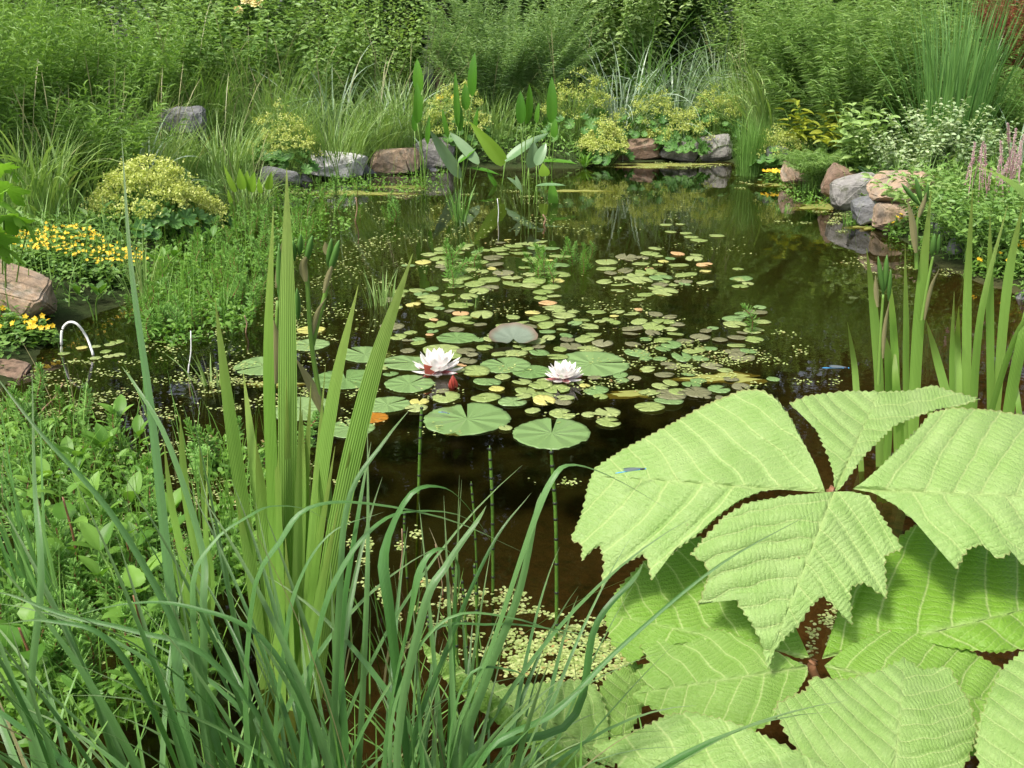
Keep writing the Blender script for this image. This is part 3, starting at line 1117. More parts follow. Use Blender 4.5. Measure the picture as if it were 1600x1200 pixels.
far('shrub', 'leafy shrub with yellowish shoots in front of dark trees', 'shrub', 960, 13.0, 'round_shrub', n=120, rad=.9, h=2.1, lean=1, ll=.10, lw=.05, per_m=28, ang=1.1, T=LEAF, droop=.5)
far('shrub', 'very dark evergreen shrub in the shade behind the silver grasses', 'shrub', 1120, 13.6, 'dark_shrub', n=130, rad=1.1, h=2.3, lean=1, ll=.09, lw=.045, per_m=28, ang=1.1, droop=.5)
far('bamboo', 'tall bamboo with dense narrow leaves above the right bank', 'bamboo', 1330, 9.6, 'bamboo', n=150, rad=.75, h=1.75, hvar=.5, lean=1.1, ll=.13, lw=.021, per_m=60, ang=.9, arch=.12, droop=.5)
far('bamboo', 'lower bamboo clump left of the tall bamboo', 'bamboo', 1245, 10.4, 'bamboo', n=130, rad=.62, h=1.75, lean=1.1, ll=.13, lw=.021, per_m=56, ang=.9, arch=.12, droop=.5)
far('bamboo', 'bamboo clump behind the tall upright rushes', 'bamboo', 1445, 10.0, 'bamboo', n=100, rad=.75, h=1.8, hvar=.5, lean=1.1, ll=.13, lw=.021, per_m=54, ang=.9, arch=.12, droop=.5)
far('fine_bamboo', 'low tuft of thin leaves hanging over the right hand stones', 'bamboo', 1290, 8.6, 'bamboo', n=120, rad=.36, h=.52, lean=1.15, ll=.085, lw=.010, per_m=120, ang=.9, arch=.35, droop=.45)
far('japanese_maple', 'red leaved maple at the right edge behind the rushes', 'shrub', 1590, 9.6, 'acer', n=120, rad=.62, h=1.75, lean=1.1, ll=.07, lw=.014, per_m=70, ang=1.0, arch=.2, stem='red_stem', s0=.3)
far('shrub', 'green shrub at the right edge under the red maple', 'shrub', 1585, 8.6, 'bamboo', n=90, rad=.5, h=1.0, lean=1.1, ll=.10, lw=.016, per_m=60, ang=.9, arch=.25, droop=.5)
far('shrub', 'green shrub between the bamboo and the silver grasses', 'shrub', 1185, 12.6, 'shrub', n=120, rad=.8, h=1.6, lean=1.1, ll=.1, lw=.03, per_m=40, ang=1.0, droop=.5)

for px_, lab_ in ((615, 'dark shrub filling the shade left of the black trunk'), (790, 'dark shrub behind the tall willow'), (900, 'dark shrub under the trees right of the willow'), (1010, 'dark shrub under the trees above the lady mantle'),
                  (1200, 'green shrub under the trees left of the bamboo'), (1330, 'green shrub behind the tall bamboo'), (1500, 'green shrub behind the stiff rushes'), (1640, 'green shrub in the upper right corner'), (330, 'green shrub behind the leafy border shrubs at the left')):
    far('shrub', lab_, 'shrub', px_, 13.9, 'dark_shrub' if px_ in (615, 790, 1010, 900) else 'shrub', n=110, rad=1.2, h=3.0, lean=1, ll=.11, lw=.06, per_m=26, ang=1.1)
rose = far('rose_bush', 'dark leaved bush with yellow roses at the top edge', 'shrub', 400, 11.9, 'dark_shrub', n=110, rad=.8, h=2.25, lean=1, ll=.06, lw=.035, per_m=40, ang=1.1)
for px, py, sz in ((385, 0, .10), (402, 4, .11), (372, 16, .08), (392, -12, .1)):
    mb = MB()
    k_ = 34
    aa = np.arange(k_) * 2.4
    el = np.linspace(1.35, .1, k_)
    d = np.stack([np.cos(aa) * np.cos(el), np.sin(aa) * np.cos(el), np.sin(el)], -1)
    scatter(mb, LEAF, d * sz * .12, d, d + np.array([0, 0, 1.2]), sz * np.linspace(.4, .62, k_), sz * .5)
    o = link('rose', mb.mesh('rose', MATS['rose']), rose)
    o.matrix_parent_inverse = Matrix.LocRotScale(rose.location, rose.rotation_euler, None).inverted()
    o.location = Q(px, py, 11.1)
    o.rotation_euler = (R(50), 0, rng.random())

# tall herbs on the left bank
HB = 'tall willow leaved herbs on the left bank'
for a, (px, y, h, lab) in enumerate([(-60, 6.4, 1.45, 'tall bright herb with narrow leaves cut by the left edge'),
                                     (20, 7.2, 1.45, 'tall bright herb with narrow leaves in the upper left corner'),
                                     (95, 7.9, 1.35, 'tall bright herb with narrow leaves beside the corner one'),
                                     (170, 8.7, 1.3, 'tall bright herb with narrow leaves left of the grey boulder'),
                                     (60, 9.2, 1.6, 'tall bright herb rising behind the others at the upper left'),
                                     (150, 6.9, .8, 'lower bright herb behind the large lady mantle'),
                                     (235, 9.6, 1.25, 'narrow leaved herb just behind the grey boulder')]):
    far('tall_herb', lab, 'plant', px, y, 'herb', HB, n=75, rad=.52, h=h, lean=1, ll=.105, lw=.020, per_m=44, ang=.95, T=LEAF, droop=.15, hvar=.4)

# grasses
GR = 'wild grass tufts on the banks'
for (px, y, n_, rad, L, lab) in [(300, 10.0, 260, .35, 1.15, 'tall grass in front of the dogwood shrubs, left one'), (400, 10.3, 260, .35, 1.2, 'tall grass in front of the dogwood shrubs, right one'),
                                 (640, 10.6, 240, .3, 1.1, 'tall grass left of the dark gap'), (215, 9.0, 260, .32, 1.0, 'tall grass left of the grey boulder among the herbs'), (760, 11.0, 200, .3, .8, 'grass in front of the tall willow'),
                                 (880, 11.5, 200, .3, 1.0, 'grass between the willow and the silver grass'), (440, 9.8, 200, .28, .85, 'grass right behind the small left lady mantle'), (130, 8.4, 240, .3, .9, 'grass in front of the tall bright herbs'), (95, 6.6, 260, .26, .75, 'arching wild grass tuft left of the large lady mantle'),
                                 (20, 6.1, 240, .28, .8, 'wild grass tuft at the left edge above the maple leaves'),
                                 (170, 7.4, 240, .26, .75, 'wild grass tuft behind the large lady mantle'),
                                 (250, 7.9, 240, .24, .7, 'wild grass tuft in front of the grey boulder'),
                                 (345, 8.4, 260, .26, .8, 'wild grass tuft right of the grey boulder'),
                                 (310, 9.7, 220, .24, .7, 'wild grass tuft behind the grey boulder'),
                                 (520, 9.6, 320, .30, .95, 'tall arching grass tuft behind the white boulder'),
                                 (585, 10.2, 280, .26, .85, 'arching grass tuft behind the long tan boulder'),
                                 (470, 10.3, 260, .3, .9, 'arching grass tuft behind the small lady mantle'),
                                 (380, 7.9, 180, .2, .5, 'short grass tuft on the edge near the upright paddle leaves'),
                                 (1180, 11.3, 320, .28, 1.0, 'tall green grass tuft left of the bamboo'),
                                 (1225, 11.5, 260, .28, 1.1, 'tall green grass tuft with straw coloured heads beside the bamboo'),
                                 (1140, 12.1, 260, .3, 1.15, 'tall green grass tuft behind the silver grasses')]:
    grassy('grass_tuft', lab, 'grass', G(px, 300, y), 'wild_grass', GR, seeds=8, n=n_, rad=rad, L=L, W=.009, lean=.22, bend=1.35, k=7)
SG = 'silver striped arching grasses'
for (px, y, n_, L, lab) in [(965, 11.7, 110, 1.25, 'silver arching grass right of the willow'), (1050, 12.1, 150, 1.3, 'silver arching grass spilling over the lady mantle'),
                            (1110, 12.6, 140, 1.4, 'silver arching grass in front of the darkest trees'), (1590, 8.0, 40, .7, 'small silver grass at the right edge')]:
    grassy('silver_grass', lab, 'grass', G(px, 300, y), 'silver_grass', SG, n=n_, rad=.16, L=L * 1.12, W=.016, lean=.5, bend=2.3, k=10, p=1.7)
grassy('tall_rush', 'tall clump of stiff dark green rushes at the upper right', 'rush', G(1475, 300, 8.3), 'rush', 'rushes', n=330, rad=.20, L=1.65, W=.011, lean=.24, bend=.22, k=5)
grassy('rush_tuft', 'fine bright green rush tuft standing at the water edge by the slabs', 'rush', P(1170, 274) + np.array([0, 0, .02]), 'fine_rush', 'rushes', n=520, rad=.12, L=.66, W=.0045, lean=.16, bend=.25, k=4, lv=.5)

for (px, y, n_, L, mt, lab) in [(530, 10.3, 60, 1.25, 'silver_grass', 'pale strappy grass arching above the white boulder'), (620, 10.9, 46, 1.1, 'silver_grass', 'pale strappy grass left of the wooden post'),
                                (345, 10.2, 70, 1.3, 'fine_rush', 'broad strappy clump in front of the left shrubs'), (1000, 12.4, 70, 1.75, 'fine_rush', 'broad strappy clump behind the silver grass'),
                                (1200, 11.0, 70, 1.5, 'wild_grass', 'broad strappy clump left of the bamboo'), (455, 10.6, 60, 1.35, 'wild_grass', 'broad strappy clump behind the left lady mantle'),
                                (70, 6.2, 46, .9, 'wild_grass', 'broad strappy clump in front of the left herbs'), (215, 7.2, 40, .75, 'silver_grass', 'pale strappy grass behind the largest lady mantle')]:
    grassy('strappy_grass', lab, 'grass', G(px, 300, y), mt, 'strappy clumps in the border', n=n_, rad=.14, L=L, W=.02, lean=.42, bend=1.9, k=10, p=1.8)

# lady's mantle
mantle(235, 330, 6.35, .33, .47, 'large lady mantle with yellow green flowers on the left bank', 120, 34, 40, .5)
mantle(300, 340, 6.6, .22, .30, 'lady mantle spilling towards the water right of the largest one', 60, 34, 20, .5)
mantle(443, 250, 9.3, .34, .60, 'lady mantle left of the white boulder', 70, 30, 34)
mantle(715, 230, 10.6, .34, .70, 'lady mantle behind the upright pickerel leaves', 80, 30, 30)
mantle(905, 240, 11.1, .42, .75, 'lady mantle left of the brown slab, upper clump', 60, 30, 40)
mantle(945, 240, 10.7, .26, .42, 'lady mantle hanging beside the brown slab', 90, 34, 24, .45)
mantle(1010, 230, 11.3, .38, .66, 'lady mantle behind the brown slab', 46, 28, 44, .6)
mantle(1060, 230, 11.1, .34, .52, 'lady mantle above the middle slab', 46, 30, 44, .6)
mantle(1115, 230, 11.4, .34, .62, 'lady mantle above the rightmost slab by the rush', 50, 30, 40, .6)
mantle(1215, 240, 9.8, .26, .42, 'lady mantle right of the fine rush tuft', 46, 30, 24)

# stones
RK = rock
RK(-90, 424, 64, 500, 4.3, 'rock_tan', 'large tan slab at the left edge beside the yellow flowers', .8, 3, .25)
RK(-60, 505, 26, 545, 4.3, 'rock_slate', 'small grey stone at the left edge below the tan slab', .8, 4)
RK(-80, 575, 45, 640, 3.7, 'rock_brown', 'brown stone shape in place of the slab reflection at the left edge', .7, 14)  # solid shape put in for the slab's reflection on the water
RK(60, 465, 105, 500, 4.95, 'rock_slate', 'small dark stone right of the large tan slab', .9, 5)
RK(244, 166, 320, 215, 8.9, 'rock_slate', 'grey boulder among the grasses of the left bank', .8, 6)
RK(405, 258, 478, 290, 8.9, 'rock_slate', 'dark slate stone at the water left of the white boulder', .7, 7)
RK(470, 238, 575, 274, 9.4, 'rock_white', 'white boulder at the far left water edge', .8, 8, .08)
RK(572, 232, 660, 268, 9.9, 'rock_tan', 'long pale tan boulder beside the white one', .9, 9, -.12)
RK(640, 215, 712, 262, 10.3, 'rock_grey', 'grey boulder behind the pickerel stems', .8, 10)
RK(962, 216, 1036, 250, 11.0, 'rock_brown', 'reddish brown slab at the far water edge', .6, 11, -.1)
RK(1026, 216, 1096, 250, 11.0, 'rock_grey', 'grey slab between the brown one and the rush', .6, 12, .1)
RK(1088, 208, 1150, 250, 11.0, 'rock_grey', 'pinkish grey slab left of the fine rush tuft', .6, 13, -.15)
RK(1196, 228, 1236, 250, 9.7, 'rock_slate', 'small slate stone above the orange flowers by the rush', .8, 15)
RK(1222, 246, 1290, 284, 8.9, 'rock_tan', 'tan stone under the overhanging thin leaves', .8, 16)
RK(1284, 258, 1342, 306, 8.0, 'rock_brown', 'upright brown slab leaning beside the water on the right', .6, 17, .5)
RK(1296, 274, 1384, 320, 7.6, 'rock_grey', 'slanting grey slab next to the upright brown one', .7, 18, -.3)
RK(1362, 270, 1486, 314, 6.9, 'rock_tan', 'biggest tan boulder under the variegated plant', .8, 19)
RK(1334, 306, 1400, 344, 7.0, 'rock_slate', 'blue grey slab below the biggest tan boulder', .9, 20, -.2)
RK(1366, 318, 1452, 354, 6.8, 'rock_tan', 'flat tan stone in front of the blue grey slab', .8, 21)
RK(1455, 326, 1514, 380, 6.3, 'rock_slate', 'dark grey angular stone behind the right iris', .8, 22, -.35)
RK(1484, 372, 1530, 398, 5.9, 'rock_slate', 'small grey stone below the dark angular one', .8, 23)
RK(1590, 430, 1680, 480, 4.9, 'rock_slate', 'grey stone at the right edge behind the iris', .8, 24)

# wooden post, pond liner
mb = MB()
mb.add(np.array([[a * .035 + .004 * c_, b * .03, c_] for c_ in (0, .33, .66, 1.0) for a, b in ((-1, -1), (1, -1), (1, 1), (-1, 1))]),
       [[(q * 4 + r_, q * 4 + (r_ + 1) % 4, q * 4 + 4 + (r_ + 1) % 4, q * 4 + 4 + r_) for q in range(3) for r_ in range(4)] + [(12, 13, 14, 15)]])
post_loc = G(691, 300, 11.9)
thing('wooden_post', 'short weathered wooden post in the dark gap left of the willow', 'post', post_loc, .3, None, mb.mesh('post', MATS['post_wood'], False), scale=(1, 1, float(Q(691, 76, 11.9)[2] - post_loc[2])))
mb = MB()
rows_, cc_ = 60, 9
path = catmull([[*P(px, py)[:2], 0] for px, py in ((395, 297), (440, 290), (500, 283), (560, 277), (620, 271), (680, 266))], rows_)
tn = nrm(np.gradient(path, axis=0))
out_ = np.stack([-tn[:, 1], tn[:, 0], 0 * tn[:, 0]], -1)
V = []
for a in range(rows_):
    for b in range(cc_):
        u_ = b / (cc_ - 1)
        V.append(path[a] + out_[a] * (-.06 + .30 * u_ + .02 * math.sin(a * .8 + b)) + np.array([0, 0, -.05 + .17 * u_ + .025 * math.sin(a * .55 + u_ * 7) + .02 * math.sin(a * 1.3)]))
ii = np.arange(rows_ - 1)[:, None] * cc_
jj = np.arange(cc_ - 1)[None]
mb.add(V, [np.stack([ii + jj, ii + jj + 1, ii + cc_ + jj + 1, ii + cc_ + jj], -1).reshape(-1, 4)])
thing('pond_liner', 'fold of black pond liner showing under the white and tan boulders', 'pond liner', data=mb.mesh('pond_liner', MATS['liner']))

# ground cover of the banks
def band(n, lo, hi, ok=lambda x, y: np.ones(len(x), bool)):
    pts = []
    tot = 0
    while tot < n:
        q = np.stack([rng.uniform(-8, 8, n * 3), rng.uniform(1.5, 15, n * 3)], -1)
        d = sdist(q)
        q = q[(d > lo) & (d < hi) & ok(q[:, 0], q[:, 1]) & (np.abs(q[:, 0]) < .62 * q[:, 1] + .8)]
        pts.append(q)
        tot += len(q)
    return np.concatenate(pts)[:n]


q = np.concatenate([band(26000, .03, 3.2, lambda x, y: (y > 5.6) | (x > 0)), band(9000, -.02, .9, lambda x, y: (x < -1.3) & (y < 8)), band(3500, -.02, .6, lambda x, y: (x > 1.6) & (y < 9))])
mb = MB()
k_ = len(q)
cl_h = .07 + .13 * (.5 + .5 * np.sin(q[:, 0] * 5) * np.cos(q[:, 1] * 4))
zb = gz(q[:, 0], q[:, 1]) + rng.random(k_) * cl_h
aa = rng.random(k_) * 6.283
scatter(mb, KITE, np.column_stack([q, zb]), np.stack([np.cos(aa), np.sin(aa), rng.random(k_) * 1.1 - .2], -1), np.array([0, -.25, 1]) + rng.normal(size=(k_, 3)) * .3,
        np.where(np.arange(k_) < 26000, .05 + .05 * rng.random(k_), .022 + .022 * rng.random(k_)), np.where(np.arange(k_) < 26000, .022 + .02 * rng.random(k_), .013 + .008 * rng.random(k_)))
az = rng.random(9000) * 6.283
q = band(9000, .02, 3.0)
ribbons(mb, np.column_stack([q, gz(q[:, 0], q[:, 1])]), az, rng.random(9000) * .4, rng.random(9000) * 1.4, .16 + .25 * rng.random(9000), np.full(9000, .006), 4)
link('undergrowth', mb.mesh('undergrowth', MATS['cover'], False), kind='stuff')


# yellow creeping flowers
def creeper(label, px, py, y, rx, ry, nl, nf, h=.12, fs=.014):
    c_ = G(px, py, y)
    t = thing('yellow_creeper', label, 'flowering plant', c_, 0, 'creeping plants with yellow flowers')
    mb = MB()
    aa = rng.random(nl) * 6.283
    rr = np.sqrt(rng.random(nl))
    p = np.stack([np.cos(aa) * rr * rx, np.sin(aa) * rr * ry, np.zeros(nl)], -1)
    ground = gz(p[:, 0] + c_[0], p[:, 1] + c_[1]) - c_[2]
    p[:, 2] = np.maximum(ground, -c_[2]) + h * rng.random(nl) * (1 - .5 * rr)
    d = np.stack([np.cos(aa * 7), np.sin(aa * 7), .5 * rng.random(nl) - .1], -1)
    scatter(mb, LEAF, p, d, np.array([0, -.2, 1]) + rng.normal(size=(nl, 3)) * .3, .026 + .02 * rng.random(nl), .018)
    link('foliage', mb.mesh('foliage', MATS['creeper'], False), t, kind='stuff')
    fl = MB()
    ix = rng.choice(nl, nf)
    pf = p[ix] + np.array([0, 0, .03]) + rng.normal(size=(nf, 3)) * .012
    pf[:, 2] = np.maximum(pf[:, 2], np.maximum(ground[ix], -c_[2]) + h * .75)
    face = nrm(np.array([.0, -.7, .75]) + rng.normal(size=(nf, 3)) * .4)
    e1 = nrm(np.cross(face, np.array([1.0, .2, 0])))
    e2 = np.cross(face, e1)
    for a in range(5):
        dd = e1 * math.cos(a * 1.2566) + e2 * math.sin(a * 1.2566) + face * .25
        scatter(fl, KITE, pf, dd, face, fs * (.8 + .5 * rng.random(nf)), fs * .95)
    link('flowers', fl.mesh('flowers', MATS['gold'], False), t, kind='stuff')
    return t


creeper('broad mat of yellow flowers beside the large tan slab', 112, 440, 5.25, .40, .36, 3400, 360, .17, .0092)
creeper('yellow flowers at the left edge below the tan slab', 20, 545, 4.15, .2, .16, 700, 40, .10)
creeper('orange yellow flowers right of the fine rush tuft', 1226, 262, 9.3, .2, .12, 500, 60, .14)
creeper('few yellow flowers among the stones behind the right iris', 1425, 335, 6.7, .16, .1, 260, 12, .12)
creeper('yellow flowers low at the right edge of the bank', 1575, 405, 5.4, .2, .16, 500, 16, .12)
creeper('sprig of yellow daisies beside the wooden post', 694, 150, 11.4, .16, .1, 200, 7, .62, .03)

# right bank plants
for (px, y, rz_, h_, lab) in [(1450, 8.0, 0, .66, 'white edged variegated plant above the tan boulder'), (1405, 7.9, 1, .45, 'smaller variegated plant beside the blue hosta'),
                              (1505, 7.8, 2, .5, 'variegated plant left of the pink bistort spikes')]:
    leafy('variegated_plant', lab, 'plant', G(px, 300, y), 'variegated', 'variegated plants on the right bank', n=46, rad=.36, h=h_, lean=1, ll=.06, lw=.034, per_m=52, ang=1.15, T=LEAF, droop=.1)
leafy('leafy_perennial', 'broad leaved green plant under the bamboo', 'plant', G(1340, 300, 8.2), 'shrub', SH, n=26, rad=.26, h=.75, lean=1, ll=.13, lw=.055, per_m=16, ang=1.1, T=LEAF)
leafy('leafy_perennial', 'pale yellow green leaved plant left of the bamboo', 'plant', G(1265, 300, 9.3), 'yellow_leaf', SH, n=12, rad=.24, h=.72, lean=1, ll=.17, lw=.06, per_m=14, ang=1.1, T=LEAF, s0=.6)


def outline_leaf(mb, base, tip, up, width, prof, rows=9, cols=7, fold=.15, arch=.06, wave=0.0, v=None, m=0):
    """one broad leaf from base to tip with a width profile; fold lifts the margins, arch bends the midrib up"""
    base, tip = np.asarray(base, float), np.asarray(tip, float)
    y = tip - base
    L = np.linalg.norm(y)
    y = y / L
    x = nrm(np.cross(y, up))
    z = np.cross(x, y)
    s = np.linspace(0, 1, rows)
    t = np.linspace(-1, 1, cols)
    wd = np.interp(s, np.linspace(0, 1, len(prof)), prof) * width * .5
    hh = arch * L * 4 * s * (1 - s)
    V = base + y * (s * L)[:, None, None] + x * (t[None, :] * wd[:, None])[..., None] + z * (hh[:, None] + fold * np.abs(t)[None] * wd[:, None] + wave * width * np.sin(s * 9)[:, None] * np.abs(t)[None])[..., None]
    ii = np.arange(rows - 1)[:, None] * cols
    jj = np.arange(cols - 1)[None]
    mb.add(V.reshape(-1, 3), [np.stack([ii + jj, ii + jj + 1, ii + cols + jj + 1, ii + cols + jj], -1).reshape(-1, 4)], m,
           v=rng.random() if v is None else v, u=np.repeat(s, cols), x=np.tile(t, rows))


OVAL = [.06, .45, .8, .98, 1, .92, .75, .45, .02]
LANCE = [.05, .55, .9, 1, .93, .78, .55, .3, .02]
CORDATE = [.5, .95, 1, .95, .85, .68, .48, .26, .02]
PADDLE = [.25, .85, 1, 1, .95, .85, .68, .42, .03]
SPOON = [.12, .2, .4, .75, 1, 1, .9, .6, .05]


def rosette(name, label, cat, loc, mat, n, L, W, prof, el=(.5, 1.1), group=None, fold=.2, arch=.08):
    t = thing(name, label, cat, loc, rng.random() * 6, group)
    for q in range(n):
        a = q * 2.4 + rng.normal() * .3
        e = rng.uniform(*el)
        l_ = L * (.7 + .45 * rng.random())
        d = np.array([math.cos(a) * math.cos(e), math.sin(a) * math.cos(e), math.sin(e)])
        mb = MB()
        b0 = d * l_ * .25
        outline_leaf(mb, b0, b0 + d * l_ + np.array([0, 0, -.15 * l_]), np.array([-d[0], -d[1], 1.4]), W * (.8 + .4 * rng.random()), prof, fold=fold, arch=arch)
        tubes(mb, np.array([[[0, 0, -.03], b0 * .5, b0 * 1.05]]), .004, 4)
        link('leaf', mb.mesh('leaf', MATS[mat]), t)
    return t


rosette('hosta', 'blue grey hosta above the upright brown slab', 'plant', G(1378, 300, 7.95), 'hosta', 12, .22, .14, OVAL, (.25, .9))
rosette('broad_leaved_plant', 'light green broad leaves above the pink flower spikes', 'plant', G(1560, 300, 6.9), 'herb', 12, .24, .10, LANCE, (.4, 1.2))
rosette('water_rosette', 'pale green rosette at the water edge under the lady mantle', 'plant', P(913, 262), 'aquatic', 16, .15, .035, LANCE, (.5, 1.3))
rosette('maple_sapling', 'low bright plant among the stones of the right bank', 'plant', G(1400, 340, 6.9), 'aquatic', 9, .10, .05, OVAL, (.2, .9))

bist = thing('bistort', 'bistort with upright pink flower spikes at the right edge', 'flowering plant', G(1550, 330, 6.5), 0)
bl = np.array(bist.location)
ms, ml = stemmy(70, .5, .28, 1, .10, .036, 60, 1.0, T=LEAF, droop=.1, inner=.9)
link('foliage', ml.mesh('foliage', MATS['shrub'], False), bist, kind='stuff')
for a in range(24):
    px, py = rng.uniform(1504, 1640), rng.uniform(214, 262)
    if a < 4:
        px, py = 1582 + 6 * a, 190 + 10 * a
    tip = Q(px, py, 6.2 + .6 * rng.random()) - bl
    L = .13 + .06 * rng.random()
    mb = MB()
    k_ = 110
    s_ = rng.random(k_)
    aa = rng.random(k_) * 6.283
    d = np.stack([np.cos(aa), np.sin(aa), .5 + 0 * aa], -1)
    p = np.stack([0 * aa, 0 * aa, s_ * L], -1) + d * .004
    scatter(mb, KITE, p, d, rdir(k_),   .010 * (1.15 - .6 * s_), .008, v=np.clip(rng.random(k_) * .5 + .5 * s_, 0, 1))
    tubes(mb, np.array([[[0, 0, -.22], [0, .003, 0], [0, 0, L]]]), .003, 4, v=.2)
    link('flower_spike', mb.mesh('flower_spike', MATS['bistort'], False), bist, tuple(tip - np.array([0, 0, L])), (rng.normal() * .12, rng.normal() * .12, 0))
for (px, y, n_, lab) in [(1575, 6.7, 90, 'low dark leafy ground cover below the pink spikes'), (1600, 5.9, 100, 'low dark leafy ground cover at the right edge'),
                         (1640, 5.5, 80, 'low leafy ground cover cut by the right edge')]:
    leafy('leafy_ground_cover', lab, 'plant', G(px, 300, y), 'cover', 'leafy ground cover on the right bank', n=n_, rad=.42, h=.30, lean=1, ll=.065, lw=.03, per_m=60, ang=1.0, T=LEAF, droop=.1, inner=.95)

# lime leaves at the left edge
t = thing('lobed_leaf_plant', 'bright lime plant with large toothed leaves at the left edge', 'plant', G(-25, 420, 4.4), 0)
tl = np.array(t.location)
for (px, py, y, sz, rx, rz) in [(8, 296, 4.2, .105, .7, .3), (30, 335, 4.15, .10, .9, -.9), (6, 345, 4.1, .11, .6, .8), (45, 352, 4.2, .085, 1.0, -1.3), (-5, 262, 4.3, .09, .5, 1.2),
                                (10, 392, 4.1, .09, .8, -.4), (-20, 320, 4.1, .11, .8, 2.0), (20, 268, 4.4, .07, .9, -.7), (-10, 372, 4.05, .1, .9, .5)]:
    V, f3, f4 = lobed_disc(1.0, 5, .38, -.15, .10, 61, .5)
    mb = MB()
    mb.add(V, [f3, f4], v=rng.random(), u=np.linalg.norm(V[:, :2], axis=1))
    p = Q(px, py, y)
    o = link('leaf', mb.mesh('leaf', MATS['maple']), t, tuple(p - tl), (rx, rng.normal() * .3, math.pi + rz), sz)
    mb = MB()
    b_ = np.array([rng.normal() * .04, rng.normal() * .04, -.02])
    tubes(mb, np.array([[b_, (b_ + p - tl) * .5 + np.array([0, 0, .03]), p - tl]]), .0035, 4)
    link('leaf_stalk', mb.mesh('leaf_stalk', MATS['green_stem']), t)

# ------------------------------------------------------------------ on the water: duckweed and algae
def inpoly(px, py, poly):
    poly = np.asarray(poly, float)
    ins = np.zeros(len(px), bool)
    a, b = poly, np.roll(poly, -1, 0)
    for p, q in zip(a, b):
        c_ = (p[1] > py) != (q[1] > py)
        ins ^= c_ & (px < p[0] + (py - p[1]) / (q[1] - p[1] + 1e-12) * (q[0] - p[0]))
    return ins


def Pn(px, py, z=0.0):
    d = FWD[None] + np.array([1.0, 0, 0]) * ((px - 800) / FPX)[:, None] + UPV * ((600 - py) / FPX)[:, None]
    return CAM + d * ((z - H) / d[:, 2])[:, None]


def to_px(p):
    p = np.asarray(p, float) - CAM
    dep = p @ FWD
    return 800 + p[..., 0] / dep * FPX, 600 - (p @ UPV) / dep * FPX


fleck = []
for px, py, rx, ry, n_ in [(845, 1025, 120, 34, 1500), (770, 950, 90, 34, 420), (930, 1015, 60, 30, 500), (330, 850, 70, 110, 700), (230, 600, 240, 34, 800), (400, 612, 130, 30, 700),
                           (150, 650, 170, 40, 900), (300, 720, 220, 50, 900), (150, 880, 190, 140, 1500), (60, 1000, 140, 100, 600), (480, 500, 170, 110, 900), (1080, 560, 130, 50, 1100),
                           (950, 600, 170, 46, 450), (900, 450, 330, 100, 700), (600, 400, 170, 60, 600), (800, 345, 330, 45, 700), (1050, 259, 120, 5, 900), (1250, 290, 66, 7, 700),
                           (1335, 338, 76, 14, 1100), (590, 300, 120, 8, 700), (480, 300, 80, 10, 500), (760, 630, 220, 60, 300), (1120, 440, 220, 100, 140), (600, 900, 60, 60, 260),
                           (1250, 560, 90, 60, 60), (860, 760, 140, 50, 40), (560, 870, 40, 60, 160), (1275, 990, 40, 60, 200), (340, 500, 200, 60, 800), (420, 440, 120, 60, 400), (1420, 420, 120, 22, 300)]:
    k_ = n_ if py > 930 else int(n_ * .62)
    g = rng.normal(size=(k_ // 22 + 1, 2)) * .6
    c_ = np.repeat(g, 22, 0)[:k_] + rng.normal(size=(k_, 2)) * (.10 if py > 930 else .075)
    fleck.append(Pn(px + c_[:, 0] * rx, py + c_[:, 1] * ry))
fleck = np.concatenate(fleck)
fleck = fleck[sdist(fleck[:, :2]) < .0]
k_ = len(fleck)
aa = rng.random(k_) * 6.283
fleck[:, 2] = .003 + .004 * rng.random(k_)
dist_ = np.linalg.norm(fleck - CAM, axis=1)
mb = MB()
scatter(mb, ROUND, fleck, np.stack([np.cos(aa), np.sin(aa), rng.normal(size=k_) * .1], -1), np.array([0, 0, 1]) + rng.normal(size=(k_, 3)) * .12, .0055 + .005 * rng.random(k_) + .0012 * np.maximum(dist_ - 3, 0), .0055 + .004 * rng.random(k_) + .001 * np.maximum(dist_ - 3, 0))
link('duckweed', mb.mesh('duckweed', MATS['duckweed'], False), kind='stuff')

mb = MB()
for px, py, rx, ry in [(1040, 257, 95, 3.2), (1010, 261, 50, 2.2), (1240, 287, 62, 5), (1300, 322, 60, 9), (1370, 352, 40, 8), (560, 302, 80, 4), (620, 292, 60, 3), (900, 298, 50, 2), (430, 600, 50, 4), (1130, 590, 70, 9), (1000, 615, 60, 6)]:
    n_ = 40
    th = np.linspace(0, 6.283, n_, endpoint=False)
    r_ = 1 + .22 * np.sin(th * 3 + px) + .16 * np.sin(th * 7 + py) + .1 * rng.normal(size=n_)
    e = Pn(px + rx * r_ * np.cos(th), py + ry * r_ * np.sin(th))
    cc_ = e.mean(0)
    V = np.vstack([[cc_], cc_ + (e - cc_) * .6, e])
    V[:, 2] = .0012 + .0012 * rng.random(len(V))
    V[-n_:, 2] = -.004
    mb.add(V, [[(0, 1 + q, 1 + (q + 1) % n_) for q in range(n_)], [(1 + q, 1 + n_ + q, 1 + n_ + (q + 1) % n_, 1 + (q + 1) % n_) for q in range(n_)]], v=rng.random(), u=0)
leafmat('algae', (.10, .12, .02), (.24, .25, .06), .1, rough=.8, noise_s=30)
link('algae', mb.mesh('algae', MATS['algae']), kind='stuff')


